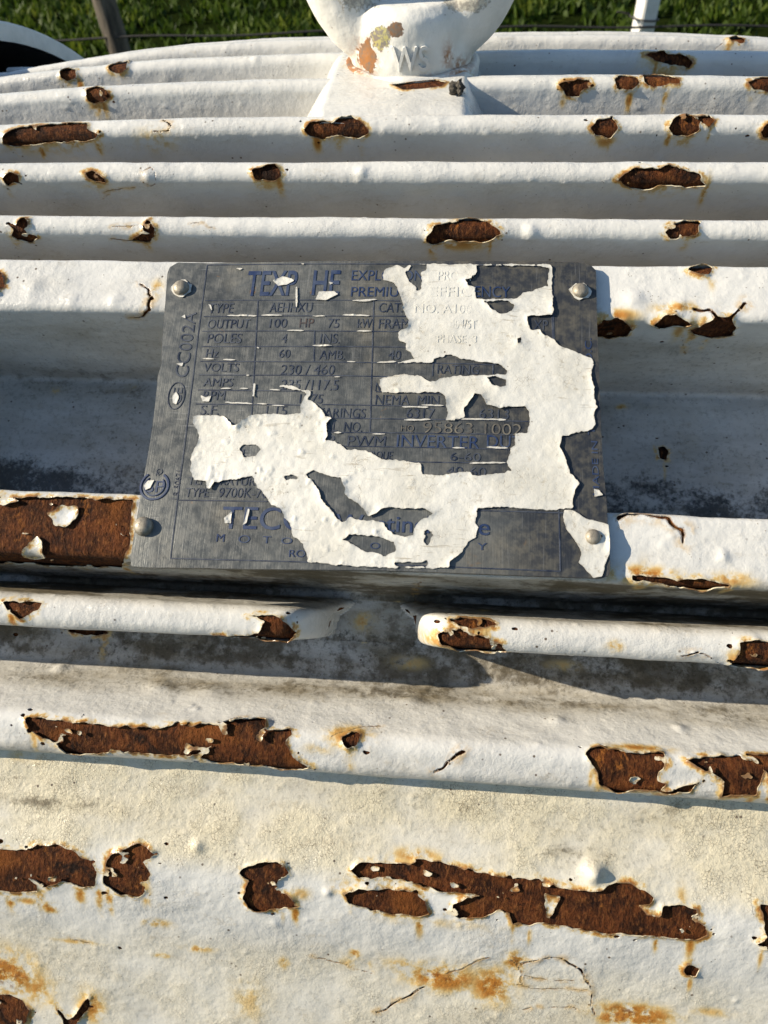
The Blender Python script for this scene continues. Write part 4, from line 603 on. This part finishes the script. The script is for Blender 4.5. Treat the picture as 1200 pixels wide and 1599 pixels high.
# floor of the casting: core drum with the painted strips between the fins
def core(bm):
    lathe_x(bm, [(X_BEG, .10), (X_BEG, .352), (X_END, .352), (X_END, .10)], 96)
frame = link('frame', bm_mesh('frame', core), RUST, motor)
for a, b in floors:
    vis = T0[a] > TM['E'][0]
    stp, srd = ((.8, 1) if vis and T0[a] < TM['K'][0] - 10 else (3, 4))
    it = np.unique(np.r_[np.arange(a, b, srd), b]); X = np.arange(X_BEG * 1000, X_END * 1000 + 1e-6, stp)
    xx, tt, d, dc, crk, lift, st = paint_fields(X, T0[it]); P, N = surf('floor', xx / 1000, np.broadcast_to(it, xx.shape)); lm = lumps(xx, tt)
    dirt, grime, craze = wear(xx, tt)
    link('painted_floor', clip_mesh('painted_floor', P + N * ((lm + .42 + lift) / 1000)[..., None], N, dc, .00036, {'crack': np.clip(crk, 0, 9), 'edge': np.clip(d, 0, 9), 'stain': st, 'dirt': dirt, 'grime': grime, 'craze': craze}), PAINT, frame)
    kx = 4 if stp < 1 else 1; ks = 4 if srd == 1 else 1
    link('iron_floor', grid_mesh('iron_floor', (P + N * (lm / 1000 - .00006)[..., None])[::kx, ::ks], N[::kx, ::ks]), RUST, frame)
# wall seen through the gap between the two fin stubs
i0, i1 = MARK['H']; X = np.arange(H_L * 1000 - 20, H_R * 1000 + 20, .6); q = np.linspace(0, 1, 60)
qa, qb = PQ[i0], PQ[i1]; ra, rb_ = np.hypot(*qa), np.hypot(*qb); ta, tb = math.atan2(-qa[0], qa[1]), math.atan2(-qb[0], qb[1])
th = ta - .004 + (tb - ta + .008) * q; rr = ra + (rb_ - ra) * smooth(0, 1, q)
xx, tq = np.meshgrid(X, q, indexing='ij'); tt = T0[i0] + 25 + tq * 22
N = np.stack([0 * xx, -np.sin(th) + 0 * xx, np.cos(th) + 0 * xx], -1)
P = np.stack([xx / 1000, -rr * np.sin(th) + 0 * xx, AXIS_Z + rr * np.cos(th) + 0 * xx], -1) + N * ((lumps(xx, tt) + .3) / 1000)[..., None]
g0 = np.clip(.62 + .3 * fbm(xx / 20, tt / 12, 71, 3), 0, 1)
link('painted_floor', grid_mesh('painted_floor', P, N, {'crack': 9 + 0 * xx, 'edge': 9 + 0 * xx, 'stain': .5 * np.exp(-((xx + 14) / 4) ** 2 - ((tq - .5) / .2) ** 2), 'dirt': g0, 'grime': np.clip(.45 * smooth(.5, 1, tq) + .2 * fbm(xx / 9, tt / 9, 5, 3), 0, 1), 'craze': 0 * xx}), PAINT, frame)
# back and underside of the drum, end shields, feet
def shell(bm):
    n = 90; a0, a1 = math.radians(78), math.radians(320)
    rows = [[bm.verts.new((x, -.402 * math.sin(a0 + (a1 - a0) * k / n), AXIS_Z + .402 * math.cos(a0 + (a1 - a0) * k / n))) for k in range(n + 1)] for x in (X_BEG, X_END)]
    for k in range(n): bm.faces.new((rows[0][k], rows[0][k + 1], rows[1][k + 1], rows[1][k]))
WHITE = mat_plain('plain_white_paint', (.74, .73, .70), .5, 0, 60, (.60, .60, .57), .0005)
BLACK = mat_plain('black_gap_shade', (.015, .015, .015), .8)  # near-black paints in the shade of the open gap at the cowl
link('back_shell', bm_mesh('back_shell', shell), WHITE, motor)
link('end_shield', bm_mesh('end_shield', lambda bm: lathe_x(bm, [(X_END + .001, .05), (X_END + .001, .396), (X_END + .012, .404), (X_END + .03, .404), (X_END + .05, .37), (X_END + .06, .05)])), WHITE, motor)
cowl = link('fan_cowl', bm_mesh('fan_cowl', lambda bm: lathe_x(bm, [(-.270, .4205), (-.270, .4295), (-.2720, .4315), (-.46, .4315), (-.47, .42), (-.47, .05)], 160)), WHITE, motor)
link('cowl_interior', bm_mesh('cowl_interior', lambda bm: lathe_x(bm, [(-.2705, .4200), (-.45, .4200), (-.45, .05)], 128)), BLACK, cowl)
link('end_shield', bm_mesh('end_shield', lambda bm: lathe_x(bm, [(X_BEG - .001, .05), (X_BEG - .001, .352), (X_BEG - .03, .352), (-.33, .30), (-.33, .05)])), BLACK, motor)
for sx_ in (-.15, .15):
    link('foot', bm_mesh('foot', lambda bm: box(bm, (sx_ - .05, -.30, .085), (sx_ + .05, .30, .22)), False), WHITE, motor)
# added wall out of view, blocking sun from the pocket behind the nameplate
def light_blocker(bm):
    prof = [(19.5, .366), (19.5, .4155), (32.5, .4155), (32.5, .366)]
    ra = [ring_pt(math.radians(19.5 + 13 * k / 8), .4165) for k in range(9)] + [ring_pt(math.radians(32.5 - 13 * k / 8), .362) for k in range(9)]
    rows = [[bm.verts.new((x, p[0], AXIS_Z + p[1])) for p in ra] for x in (-.200, -.190)]
    for k in range(len(ra)): bm.faces.new((rows[0][k], rows[0][(k + 1) % len(ra)], rows[1][(k + 1) % len(ra)], rows[1][k]))
    bm.faces.new(rows[0]); bm.faces.new(rows[1][::-1])
link('pocket_light_blocker', bm_mesh('pocket_light_blocker', light_blocker, False), WHITE, motor)

# ---------------------------------------------------------------- lifting pad and eye
X = np.arange(-100, 66, .7); S_ = np.arange(-86, 51, .7)
xx, ss = np.meshgrid(X, S_, indexing='ij'); th = ss / (RT * 1000)
ex = np.maximum(np.abs(xx + 15.5) - 28, 0); es = np.maximum(-ss - 44, 0)
rad_ = np.hypot(ex, es) + 2.5 * fbm(xx / 14, ss / 14, 79, 2) * smooth(0, 6, np.hypot(ex, es))
h = .0244 * np.exp(-(np.maximum(rad_, 0) / np.where(xx < -15, 13.0, 11.0)) ** 2)
rr = .3962 + h - .0016 * smooth(40, 50, ss)
N = np.stack([0 * xx, -np.sin(th), np.cos(th)], -1)
P = np.stack([xx / 1000, -rr * np.sin(th), AXIS_Z + rr * np.cos(th)], -1)
gx = np.gradient(P, axis=0); gs = np.gradient(P, axis=1); NN = np.cross(gx, gs); NN /= np.linalg.norm(NN, axis=-1)[..., None]; NN *= np.sign((NN * N).sum(-1))[..., None]
d = -poly_sdf(xx, ss, PAD_HOLE) + .3 * fbm(xx / 2.5, ss / 2.5, 77, 3)
lm = .35 * fbm(xx / 15, ss / 12, 78, 3)
pad = link('lifting_pad', grid_mesh('lifting_pad', (P + N * (lm / 1000)[..., None])[::3, ::3], N[::3, ::3]), RUST, motor)
link('paint_coat', clip_mesh('paint_coat', P + N * ((lm + .4 + .4 * np.exp(-np.clip(d, 0, 9) / .9)) / 1000)[..., None], NN, d, .00036,
     {'crack': 9 + 0 * xx, 'edge': np.clip(d, 0, 9), 'stain': .5 * np.exp(-((xx + 38) / 5) ** 2 - ((ss + 8) / 6) ** 2) + .45 * np.exp(-((xx - 14) / 6) ** 2 - ((ss + 2) / 5) ** 2), 'dirt': .08 + 0 * xx, 'grime': 0 * xx, 'craze': 0 * xx}), PAINT, pad)

EX, EY, EZ = -.0112, .013, AXIS_Z + .4190
def eye_src(bm):
    n, m = 64, 28
    R_, r_ = .0340, .0150
    g = [[None] * m for _ in range(n)]
    for i in range(n):
        a = 2 * math.pi * i / n
        for j in range(m):
            b = 2 * math.pi * j / m; rr_ = R_ + r_ * math.cos(b)
            g[i][j] = bm.verts.new((rr_ * math.cos(a), r_ * .92 * math.sin(b), .0445 + rr_ * math.sin(a)))
    for i in range(n):
        for j in range(m): bm.faces.new((g[i][j], g[(i + 1) % n][j], g[(i + 1) % n][(j + 1) % m], g[i][(j + 1) % m]))
    prof = [(-.004, .0268), (.004, .0268), (.0075, .0268), (.012, .0262), (.018, .0262), (.0235, .025), (.0275, .021)]
    rows = [[bm.verts.new((r * 1.02 * math.cos(2 * math.pi * k / 48), r * .90 * math.sin(2 * math.pi * k / 48), z)) for k in range(48)] for z, r in prof]
    for a, b in zip(rows[:-1], rows[1:]):
        for k in range(48): bm.faces.new((a[k], a[(k + 1) % 48], b[(k + 1) % 48], b[k]))
    bm.faces.new(rows[0][::-1]); bm.faces.new(rows[-1])
    # shoulders running up into the ring
    for sg in (-1, 1):
        pts = [(sg * .018, 0, .010), (sg * .024, 0, .020), (sg * .029, 0, .030), (sg * .033, 0, .040)]
        tube(bm, pts, [.012, .0125, .0125, .011], 16)
tmp = link('tmp_eye', bm_mesh('tmp_eye', eye_src))
md = tmp.modifiers.new('remesh', 'REMESH'); md.mode = 'VOXEL'; md.voxel_size = .0011
ms = tmp.modifiers.new('smooth', 'SMOOTH'); ms.iterations = 14; ms.factor = .5
dg = bpy.context.evaluated_depsgraph_get(); me = bpy.data.meshes.new_from_object(tmp.evaluated_get(dg))
bpy.data.objects.remove(tmp)
nv = len(me.vertices); co = np.empty(nv * 3, np.float32); me.vertices.foreach_get('co', co); co = co.reshape(-1, 3).astype(float)
no = np.empty(nv * 3, np.float32); me.vertices.foreach_get('normal', no); no = no.reshape(-1, 3)
co += no * (.00035 * fbm(co[:, 0] * 130 + co[:, 1] * 90, co[:, 2] * 130 + co[:, 1] * 40, 90, 3))[:, None]
def blob(cx, cz, rx, rz, side=-1): return np.exp(-((co[:, 0] - cx) / rx) ** 2 - ((co[:, 2] - cz) / rz) ** 2) * (co[:, 1] * side > -.004)
att = {'lichen': .92 * blob(-.0125, .0170, .0055, .0055) , 'bare': np.maximum(.92 * blob(-.0195, .0085, .0050, .0075), .85 * blob(-.006, .0205, .004, .0035)),
       'stain': np.maximum(np.maximum(blob(-.020, .007, .006, .008), blob(.016, .0085, .0022, .005)), np.maximum(blob(.021, .004, .004, .003), .8 * blob(.008, .001, .006, .002))),
       'flake': np.clip(np.maximum(.75 * blob(.024, .030, .012, .007), .7 * blob(-.022, .032, .010, .008)), 0, 1)}
for k, v in att.items():
    a = me.attributes.new(k, 'FLOAT', 'POINT'); a.data.foreach_set('value', v.astype(np.float32))
me.vertices.foreach_set('co', co.astype(np.float32).ravel()); me.polygons.foreach_set('use_smooth', np.ones(len(me.polygons), bool)); me.update()
def mat_eye():
    s = NT('painted_lifting_eye')
    c = s.mix(s.ramp(s.noise(90, 5), .35, .7), (.80, .785, .735), (.70, .69, .64))
    fl = s.ramp(s.math('ADD', s.attr('flake'), s.ramp(s.noise(420, 6, .7), 0, 1, -.75, .45, False)), .18, .28)
    c = s.mix(fl, c, s.mix(s.ramp(s.noise(700, 4), .4, .6), (.60, .56, .46), (.36, .33, .28)))
    bare = s.ramp(s.math('ADD', s.attr('bare'), s.ramp(s.noise(260, 6, .65), 0, 1, -.55, .55, False)), .40, .48)
    c = s.mix(s.ramp(bare, .0, 1.0), c, s.mix(s.ramp(s.noise(300, 5, .7), .4, .62), (.24, .115, .045), (.15, .125, .10)))
    li = s.ramp(s.math('ADD', s.attr('lichen'), s.ramp(s.noise(330, 6, .7), 0, 1, -.6, .6, False)), .46, .52)
    c = s.mix(li, c, s.mix(s.ramp(s.noise(500, 5), .44, .56), (.23, .205, .175), (.47, .43, .17)))
    st = s.math('MULTIPLY', s.attr('stain'), s.ramp(s.noise(380, 6, .7), .36, .6), True)
    c = s.mix(st, c, (.34, .13, .025))
    v = s.voro(240); c = s.mix(s.mul(s.ramp(v.outputs['Distance'], .07, .13, 1, 0), s.ramp(s.noise(50, 2), .52, .62)), c, (.2, .15, .1))
    h = s.math('ADD', s.mul(s.noise(330, 5), .6), s.mul(s.math('ADD', fl, li), -.35))
    return s.done(c, .5, 0, s.bump(h, .0008, .7))
EYEM = mat_eye()
me.materials.clear(); me.materials.append(EYEM)
eye = link('lifting_eye', me, None, motor); eye.location = (EX, EY, EZ); eye.rotation_euler = (0, 0, math.radians(3))
eye['label'] = 'cast lifting eye with flaking paint, lichen and raised letters'
# ---------------------------------------------------------------- lettering
def text_mesh(s, ext, bold=0.0, res=4):
    cu = bpy.data.curves.new('txt', 'FONT'); cu.body = s; cu.size = 1.0; cu.extrude = ext; cu.offset = bold; cu.resolution_u = res
    cu.bevel_depth = 0.0
    o = bpy.data.objects.new('txt', cu); COL.objects.link(o)
    me = bpy.data.meshes.new_from_object(o.evaluated_get(bpy.context.evaluated_depsgraph_get()))
    bpy.data.objects.remove(o); bpy.data.curves.remove(cu)
    v = np.empty(len(me.vertices) * 3, np.float32); me.vertices.foreach_get('co', v); return me, v.reshape(-1, 3).astype(float)
def box_fit(v, w, h, z):
    a, b = v.min(0), v.max(0); s = np.maximum(b - a, 1e-6)
    u = (v - a) / s; return u[:, 0] * w, u[:, 1] * h, u[:, 2] * z
me, v = text_mesh('WS', .05, .012)
x_, y_, z_ = box_fit(v, .0165, .0098, .0019)
xw = -.0085 + x_; zw = .0045 + y_
from mathutils.bvhtree import BVHTree
bvh = BVHTree.FromPolygons([tuple(q) for q in co], [tuple(p.vertices) for p in eye.data.polygons])
yw = np.array([(bvh.ray_cast(Vector((a, -.2, b)), Vector((0, 1, 0)))[0] or Vector((0, -.022, 0))).y for a, b in zip(xw, zw)]) - z_ + .0005
me.vertices.foreach_set('co', np.stack([xw, yw, zw], 1).astype(np.float32).ravel())
me.materials.clear(); o = link('raised_letters', me, EYEM, eye)
def collar(bm):
    prof = [(.0300, -.004), (.0305, .0012), (.0292, .0026), (.0270, .0028), (.0262, .0010), (.0260, -.004)]
    rows = [[bm.verts.new((r * 1.02 * math.cos(2 * math.pi * k / 64), r * .93 * math.sin(2 * math.pi * k / 64), z + .0004 * math.sin(k * .7))) for k in range(64)] for r, z in prof]
    for a, b in zip(rows[:-1], rows[1:]):
        for k in range(64): bm.faces.new((a[k], a[(k + 1) % 64], b[(k + 1) % 64], b[k]))
cm = bm_mesh('collar', collar); cv = np.array([v.co for v in cm.vertices])
for k_, val in (('stain', np.clip(np.exp(-((cv[:, 0] + .026) / .009) ** 2) + np.exp(-((cv[:, 0] - .022) / .006) ** 2), 0, 1)), ('bare', .55 * np.exp(-((cv[:, 0] + .028) / .007) ** 2)), ('flake', 0 * cv[:, 0]), ('lichen', 0 * cv[:, 0])):
    a_ = cm.attributes.new(k_, 'FLOAT', 'POINT'); a_.data.foreach_set('value', val.astype(np.float32))
link('collar', cm, EYEM, eye)
def pebble(bm):
    bmesh.ops.create_icosphere(bm, subdivisions=3, radius=.0032)
    for vv in bm.verts: vv.co *= 1 + .35 * (random.random() - .5) + .25 * math.sin(vv.co.x * 2000) ; vv.co.z *= .9
pb = link('dirt_clod', bm_mesh('dirt_clod', pebble, False), mat_plain('dark_clod', (.10, .085, .065), .9, 0, 900, (.03, .027, .022), .0006))
pt = PEBBLE[1] / (RT * 1000); pb.location = (PEBBLE[0] / 1000, -.4235 * math.sin(pt), AXIS_Z + .4235 * math.cos(pt))
tag(pb, 'small dark clod of dirt lying on the white pad right of the lifting eye', 'dirt clod')

# ---------------------------------------------------------------- nameplate
def bow(u, v):
    """gentle bends of the plate, mm, u v in mm"""
    b = 1.7 * (1 - ((u + 11) / 76) ** 2) - .5 * smooth(25, 60, v) * smooth(-90, -40, -np.abs(u + 11)) 
    b = b + .55 * np.exp(-((u + 86) / 9) ** 2) * np.exp(-((v - 12) / 9) ** 2) * 2.2 + .35 * fbm(u / 34, v / 30, 101, 2)
    b = b - .7 * smooth(50, 60, -v)
    return b + .35
def plate_pos(u, v, w):
    """u, v, w arrays in mm on the plate"""
    w = w + bow(u, v)
    return PL_O + (XA * (u / 1000)[..., None]) + (PL_V * (v / 1000)[..., None]) + (PL_N * (w / 1000)[..., None])
U = np.arange(-92, 72, .8); V = np.arange(-64, 60, .8); uu, vv = np.meshgrid(U, V, indexing='ij')
NP = np.broadcast_to(PL_N, uu.shape + (3,))
d = poly_sdf(uu, vv, OUTLINE) + .12 * fbm(uu / 5, vv / 5, 111, 2)
plate = link('nameplate', clip_mesh('nameplate', plate_pos(uu, vv, 1.0 + 0 * uu), NP, d, .0012, {'right_dark': np.clip(.16 + .80 * smooth(0, 45, uu + .25 * vv) + .5 * np.exp(-((uu - 42) / 22) ** 2 - ((vv - 44) / 12) ** 2), 0, 1)}), PLATE, motor)  # tone gets darker towards the right and around the upper right
plate['label'] = 'grey-blue metal nameplate with stamped motor data, half covered by flaking white paint'
def plate_obj(name, me, mat): me.materials.clear(); return link(name, me, mat, plate)
STY = {'': (INK, -.006, .16), 'bold': (INKB, .010, .20), 'mid': (INKB, -.004, .16), 'serif': (INKB, .004, .18), 'white': (FILMM, .004, .0), 'rust': (INKR, 0, .13), 'pale': (PALE, -.012, .20), 'small': (INKB, 0, .13)}
for s, u0, v0, w, h, rot, sty in TEXTS:
    mat, bold, zz = STY[sty]
    if sty == 'serif': mat = INKB
    me, tv = text_mesh(s, .05, bold)
    if len(tv) == 0: continue
    a, b, c = box_fit(tv, w, h, 1.0)
    if sty == '' and h > 1: a = a + b * .03
    if rot == 0: u, v = u0 + a, v0 + b + a * .014
    else: u, v = u0 - b - a * .02, v0 + a
    wz = 1.0 - .05 + c * (zz + .05) if sty != 'white' else 1.0 + c * .36
    P = plate_pos(u, v, wz)
    me.vertices.foreach_set('co', P.astype(np.float32).ravel()); me.update()
    if sty == 'white':
        for k in ('edge',):
            at = me.attributes.new(k, 'FLOAT', 'POINT'); at.data.foreach_set('value', np.full(len(me.vertices), 5, np.float32))
    plate_obj('lettering', me, mat)
# ruled lines
def strip_pts(a, b, hw, n):
    a = np.array(a, float); b = np.array(b, float); t = (b - a) / np.linalg.norm(b - a); nn = np.array([-t[1], t[0]])
    k = np.linspace(0, 1, n)[:, None]; c = a + (b - a) * k
    return c, nn * hw
vs, fs = [], []
for a, b in LINES:
    n = max(3, int(np.hypot(b[0] - a[0], b[1] - a[1]) / 2)); c, nn = strip_pts(a, b, .17, n)
    base = len(vs); hh = (.95, 1.12, 1.12, .95); off = (-1.5, -1, 1, 1.5)
    for p in c:
        for q in range(4): vs.append((p[0] + nn[0] * off[q], p[1] + nn[1] * off[q], hh[q]))
    for i in range(n - 1):
        for q in range(3): fs.append((base + i * 4 + q, base + i * 4 + q + 1, base + i * 4 + 5 + q, base + i * 4 + 4 + q))
vs = np.array(vs); me = bpy.data.meshes.new('ruled_lines'); me.from_pydata(plate_pos(vs[:, 0], vs[:, 1], vs[:, 2]).tolist(), [], fs); me.update()
plate_obj('ruled_lines', me, INK)
def ring_mesh(name, cu, cv, ru, rv, hw, a0=0, a1=360, hgt=1.2):
    n = 48; vs, fs = [], []
    for k in range(n + 1):
        t = math.radians(a0 + (a1 - a0) * k / n)
        for s_, z in ((-1, .95), (-.6, hgt), (.6, hgt), (1, .95)): vs.append((cu + (ru + s_ * hw) * math.cos(t), cv + (rv + s_ * hw) * math.sin(t), z))
    for k in range(n):
        for q in range(3): fs.append((k * 4 + q, k * 4 + q + 1, k * 4 + 5 + q, k * 4 + 4 + q))
    vs = np.array(vs); me = bpy.data.meshes.new(name); me.from_pydata(plate_pos(vs[:, 0], vs[:, 1], vs[:, 2]).tolist(), [], fs); me.update(); return me
plate_obj('oval_mark', ring_mesh('oval_mark', OVAL[0], OVAL[1], OVAL[2], OVAL[3], .22), INK)
plate_obj('round_mark', ring_mesh('round_mark', RING[0], RING[1], RING[2], RING[2], .45, -235, 55, 1.3), INKB)
plate_obj('round_mark', ring_mesh('round_mark', RING[0], RING[1], RING[2] * .72, RING[2] * .72, .28, 130, 400, 1.3), INKB)
plate_obj('round_mark', ring_mesh('round_mark', RING[0] + .9, RING[1] + 4.9, .95, .95, .12), INK)
# white paint film left on the plate
def film(name, outer, holes, step=.42, rag=.42, lift=.9, low=1.28):
    o = np.array(outer); lo, hi = o.min(0) - 1, o.max(0) + 1
    U = np.arange(lo[0], hi[0] + step, step); V = np.arange(lo[1], hi[1] + step, step); uu, vv = np.meshgrid(U, V, indexing='ij')
    d = poly_sdf(uu, vv, outer)
    for h in holes: d = np.minimum(d, -poly_sdf(uu, vv, h))
    d = d + rag * 1.0 * fbm(uu / 1.0, vv / 1.0, 120, 3) + rag * fbm(uu / 1.9, vv / 1.9, 121, 3) + rag * .6 * fbm(uu / 6, vv / 6, 122, 2)
    inp = poly_sdf(uu, vv, OUTLINE); d = np.minimum(d, inp + .1)
    c = np.exp(-np.clip(d, 0, 9) / 1.3)
    w = low + .14 * fbm(uu / 7, vv / 7, 123, 3) + .11 * smooth(20, -30, uu) * fbm(uu / 2.4, vv / 2.4, 127, 3) + .07 * fbm(uu / 1.6, vv / 1.6, 124, 2) + lift * c * np.clip(fbm(uu / 9, vv / 9, 125, 2) + .18, 0, 1) + .10 * c
    w = w + .35 * smooth(.25, .7, fbm(uu / 3.2, vv / 3.2, 126, 3)) * smooth(-66, -60, -uu - 120 + 60)
    # embossing of the plate shows through
    return plate_obj(name, clip_mesh(name, plate_pos(uu, vv, np.maximum(w, 1.22)), np.broadcast_to(PL_N, uu.shape + (3,)), d, .00016, {'edge': np.clip(d, 0, 9)}), FILMM)
film('paint_film', FILM, FILM_HOLES)
film('paint_film', CORNER, CORNER_HOLES, .4, .2, 1.5, 1.32)
for b in BITS: film('paint_chip', b, [], .22, .12, .3, 1.28)
for (a, b) in DASHES:
    a = np.array(a); b = np.array(b)
    n = max(3, int(np.linalg.norm(b - a) / .9)); k = np.linspace(0, 1, n)[:, None]
    c = a + (b - a) * k; up = .16 + .22 * RNG.rand(n); dn = .14 + .18 * RNG.rand(n); up[0] = up[-1] = dn[0] = dn[-1] = .06
    film('paint_chip', [(p[0], p[1] + q) for p, q in zip(c, up)] + [(p[0], p[1] - q) for p, q in zip(c[::-1], dn[::-1])], [], .16, .03, .15, 1.26)
# rivets
def rivet(bm, r):
    prof = [(0, r), (.25 * r, r), (.5 * r, .94 * r), (.72 * r, .72 * r), (.86 * r, .40 * r), (.88 * r, .08 * r)]
    rows = [[bm.verts.new((q * math.cos(2 * math.pi * k / 28), q * math.sin(2 * math.pi * k / 28), z)) for k in range(28)] for z, q in prof]
    for a, b in zip(rows[:-1], rows[1:]):
        for k in range(28): bm.faces.new((a[k], a[(k + 1) % 28], b[(k + 1) % 28], b[k]))
    bm.faces.new(rows[-1])
RV_M = Matrix((tuple(XA), tuple(PL_V), tuple(PL_N))).transposed().to_4x4()
for i, (u, v, r) in enumerate(RIVETS):
    o = link('rivet', bm_mesh('rivet', lambda bm: rivet(bm, r / 1000)), RIVET, plate)
    p = plate_pos(np.array(u), np.array(v), np.array(1.0 if i != 3 else .75))
    o.matrix_world = Matrix.Translation(Vector(p)) @ RV_M
    if i < 2:
        pts = [(u + (r + .75 + .5 * math.sin(k * 1.9 + i)) * math.cos(k * .42), v + (r + .6 + .5 * math.sin(k * 2.3 + 2 * i)) * math.sin(k * .42)) for k in range(15)]
        hole = [(u - .1 + r * .98 * math.cos(k * .42), v + .2 + r * .98 * math.sin(k * .42)) for k in range(15)]
        film('paint_chip', pts, [hole], .2, .12, .5, 1.3)

# ---------------------------------------------------------------- plinth, ground, grass, fence
def mat_ground():
    s = NT('soil_and_turf'); n = s.noise(6, 6, .65); n2 = s.noise(60, 5, .7)
    c = s.mix(s.ramp(n, .35, .65), (.008, .014, .003), (.016, .024, .005)); c = s.mix(s.mul(s.ramp(n2, .5, .7), .6), c, (.022, .02, .010))
    return s.done(c, 1.0, 0, s.bump(n2, .02, .6), 0.0)
g = link('ground', bm_mesh('ground', lambda bm: bm.faces.new([bm.verts.new(p) for p in ((-120, -120, 0), (120, -120, 0), (120, 120, 0), (-120, 120, 0))]), False), mat_ground())
g['kind'] = 'structure'; g['label'] = 'dark soil under the green grass behind the motor'
pl = link('concrete_plinth', bm_mesh('concrete_plinth', lambda bm: box(bm, (-.7, -.42, -.05), (.5, .42, .085)), False), mat_plain('old_concrete', (.32, .31, .29), .9, 0, 30, (.22, .21, .19), .002))
tag(pl, 'low grey concrete plinth carrying the white motor', 'plinth')
def mat_grass():
    s = NT('grass_blades'); a = s.attr('tone')
    c = s.mix(s.ramp(a, 0, .6), (.010, .022, .003), (.050, .085, .008)); c = s.mix(s.ramp(a, .6, 1), c, (.17, .20, .026))
    s.b.inputs['Subsurface Weight'].default_value = 0.0
    m = s.done(c, .6, 0, None, .25)
    tr = s.t.nodes.new('ShaderNodeBsdfTranslucent'); s.L(c, tr.inputs[0]); mx = s.t.nodes.new('ShaderNodeMixShader'); mx.inputs[0].default_value = .35
    s.L(s.b.outputs[0], mx.inputs[1]); s.L(tr.outputs[0], mx.inputs[2]); s.L(mx.outputs[0], s.out.inputs[0])
    return m
nb = 120000
bx_ = np.clip(RNG.normal(0, 2.6, nb), -7, 7); by_ = 1.3 + 8.0 * RNG.rand(nb) ** 1.35
cl = fbm(bx_ * 5, by_ * 5, 201, 3); keep = RNG.rand(nb) < np.clip(.55 + 1.5 * cl, .03, 1); bx_, by_, cl = bx_[keep], by_[keep], cl[keep]; nb = len(bx_)
hgt = RNG.uniform(.020, .055, nb) * (1 + .6 * cl); wid = RNG.uniform(.005, .014, nb); az = RNG.uniform(0, 2 * math.pi, nb); ln = RNG.uniform(.1, .9, nb); la = RNG.uniform(0, 2 * math.pi, nb)
dx, dy = np.cos(az) * wid, np.sin(az) * wid; tx, ty = np.cos(la) * ln * hgt, np.sin(la) * ln * hgt
vb = np.stack([np.stack([bx_ - dx, by_ - dy, 0 * bx_], 1), np.stack([bx_ + dx, by_ + dy, 0 * bx_], 1), np.stack([bx_ + dx + tx * .45, by_ + dy + ty * .45, hgt * .6], 1), np.stack([bx_ + tx, by_ + ty, hgt], 1), np.stack([bx_ - dx + tx * .45, by_ - dy + ty * .45, hgt * .6], 1)], 1).reshape(-1, 3)
tone = np.repeat(np.clip(.45 + .55 * cl + .35 * (RNG.rand(nb) - .5), 0, 1), 5)
gr = link('grass', mesh_arrays('grass', vb, np.arange(nb * 5), np.arange(nb) * 5, np.full(nb, 5), {'tone': tone}, False), mat_grass())
tag(gr, 'short green tufted grass beyond the motor', 'grass', None, 'stuff')

def at(px, py, y):
    d_ = ray(px, py); k = (y - CAM[1]) / d_[1]; return CAM + d_ * k
WOOD = NT('weathered_wood'); wv = WOOD.noise(40, 6, .7, WOOD.stretch((1, 1, .12)))
WOODM = WOOD.done(WOOD.mix(WOOD.ramp(wv, .35, .65), (.15, .125, .095), (.045, .036, .027)), .9, 0, WOOD.bump(wv, .01, .8))
YF = 2.9
a = at(183, 66, YF); b = at(160, 0, YF); dirv = (b - a) / (b[2] - a[2])
def wood_post(bm):
    pts = [Vector(a + dirv * (z - a[2])) for z in np.linspace(0, 1.15, 12)]
    tube(bm, [p + Vector((random.uniform(-.006, .006), random.uniform(-.006, .006), 0)) for p in pts], [.040 + .006 * random.random() for _ in pts], 12)
wp = link('fence_post', bm_mesh('fence_post', wood_post), WOODM); tag(wp, 'weathered brown wooden fence post leaning left, in the grass', 'fence post')
c1 = at(1003, 40, YF)
def steel_post(bm):
    t_ = .030
    box(bm, (-t_, -t_, 0), (t_, t_, 1.15)); bmesh.ops.bevel(bm, geom=bm.edges[:], offset=.004, segments=2, affect='EDGES')
sp = link('fence_post', bm_mesh('fence_post', steel_post, False), mat_plain('white_post_paint', (.78, .77, .74), .5, 0, 30, (.66, .65, .62), .001)); sp.location = (c1[0], YF, 0)
sp.rotation_euler = (0, math.radians(2.0), math.radians(24)); tag(sp, 'white painted square fence post with wire around it, at upper right', 'fence post')
zw = at(700, 45, YF)[2]
WIRE = mat_plain('dark_fence_wire', (.035, .032, .03), .6, .3)
def wires(bm):
    pts = [(x, YF - .045 + .006 * math.sin(x * 3), zw + .012 * math.cos(x * 1.3) + .004 * math.sin(x * 9)) for x in np.linspace(-3.4, 3.4, 80)]
    tube(bm, pts, .0042, 6)
wr = link('fence_wire', bm_mesh('fence_wire', wires), WIRE); tag(wr, 'thin dark wire strung level between the two fence posts', 'wire')
def tie(bm):
    pts = [(c1[0] + .052 * math.cos(t), YF + .052 * math.sin(t), zw + .02 - .016 * t / 3) for t in np.linspace(-3.3, 1.0, 24)]
    tube(bm, [(c1[0] - .10, YF - .04, zw + .055)] + pts, .003, 6)
wt = link('wire_tie', bm_mesh('wire_tie', tie), WIRE); tag(wt, 'bent wire tie wrapped round the white fence post', 'wire tie')
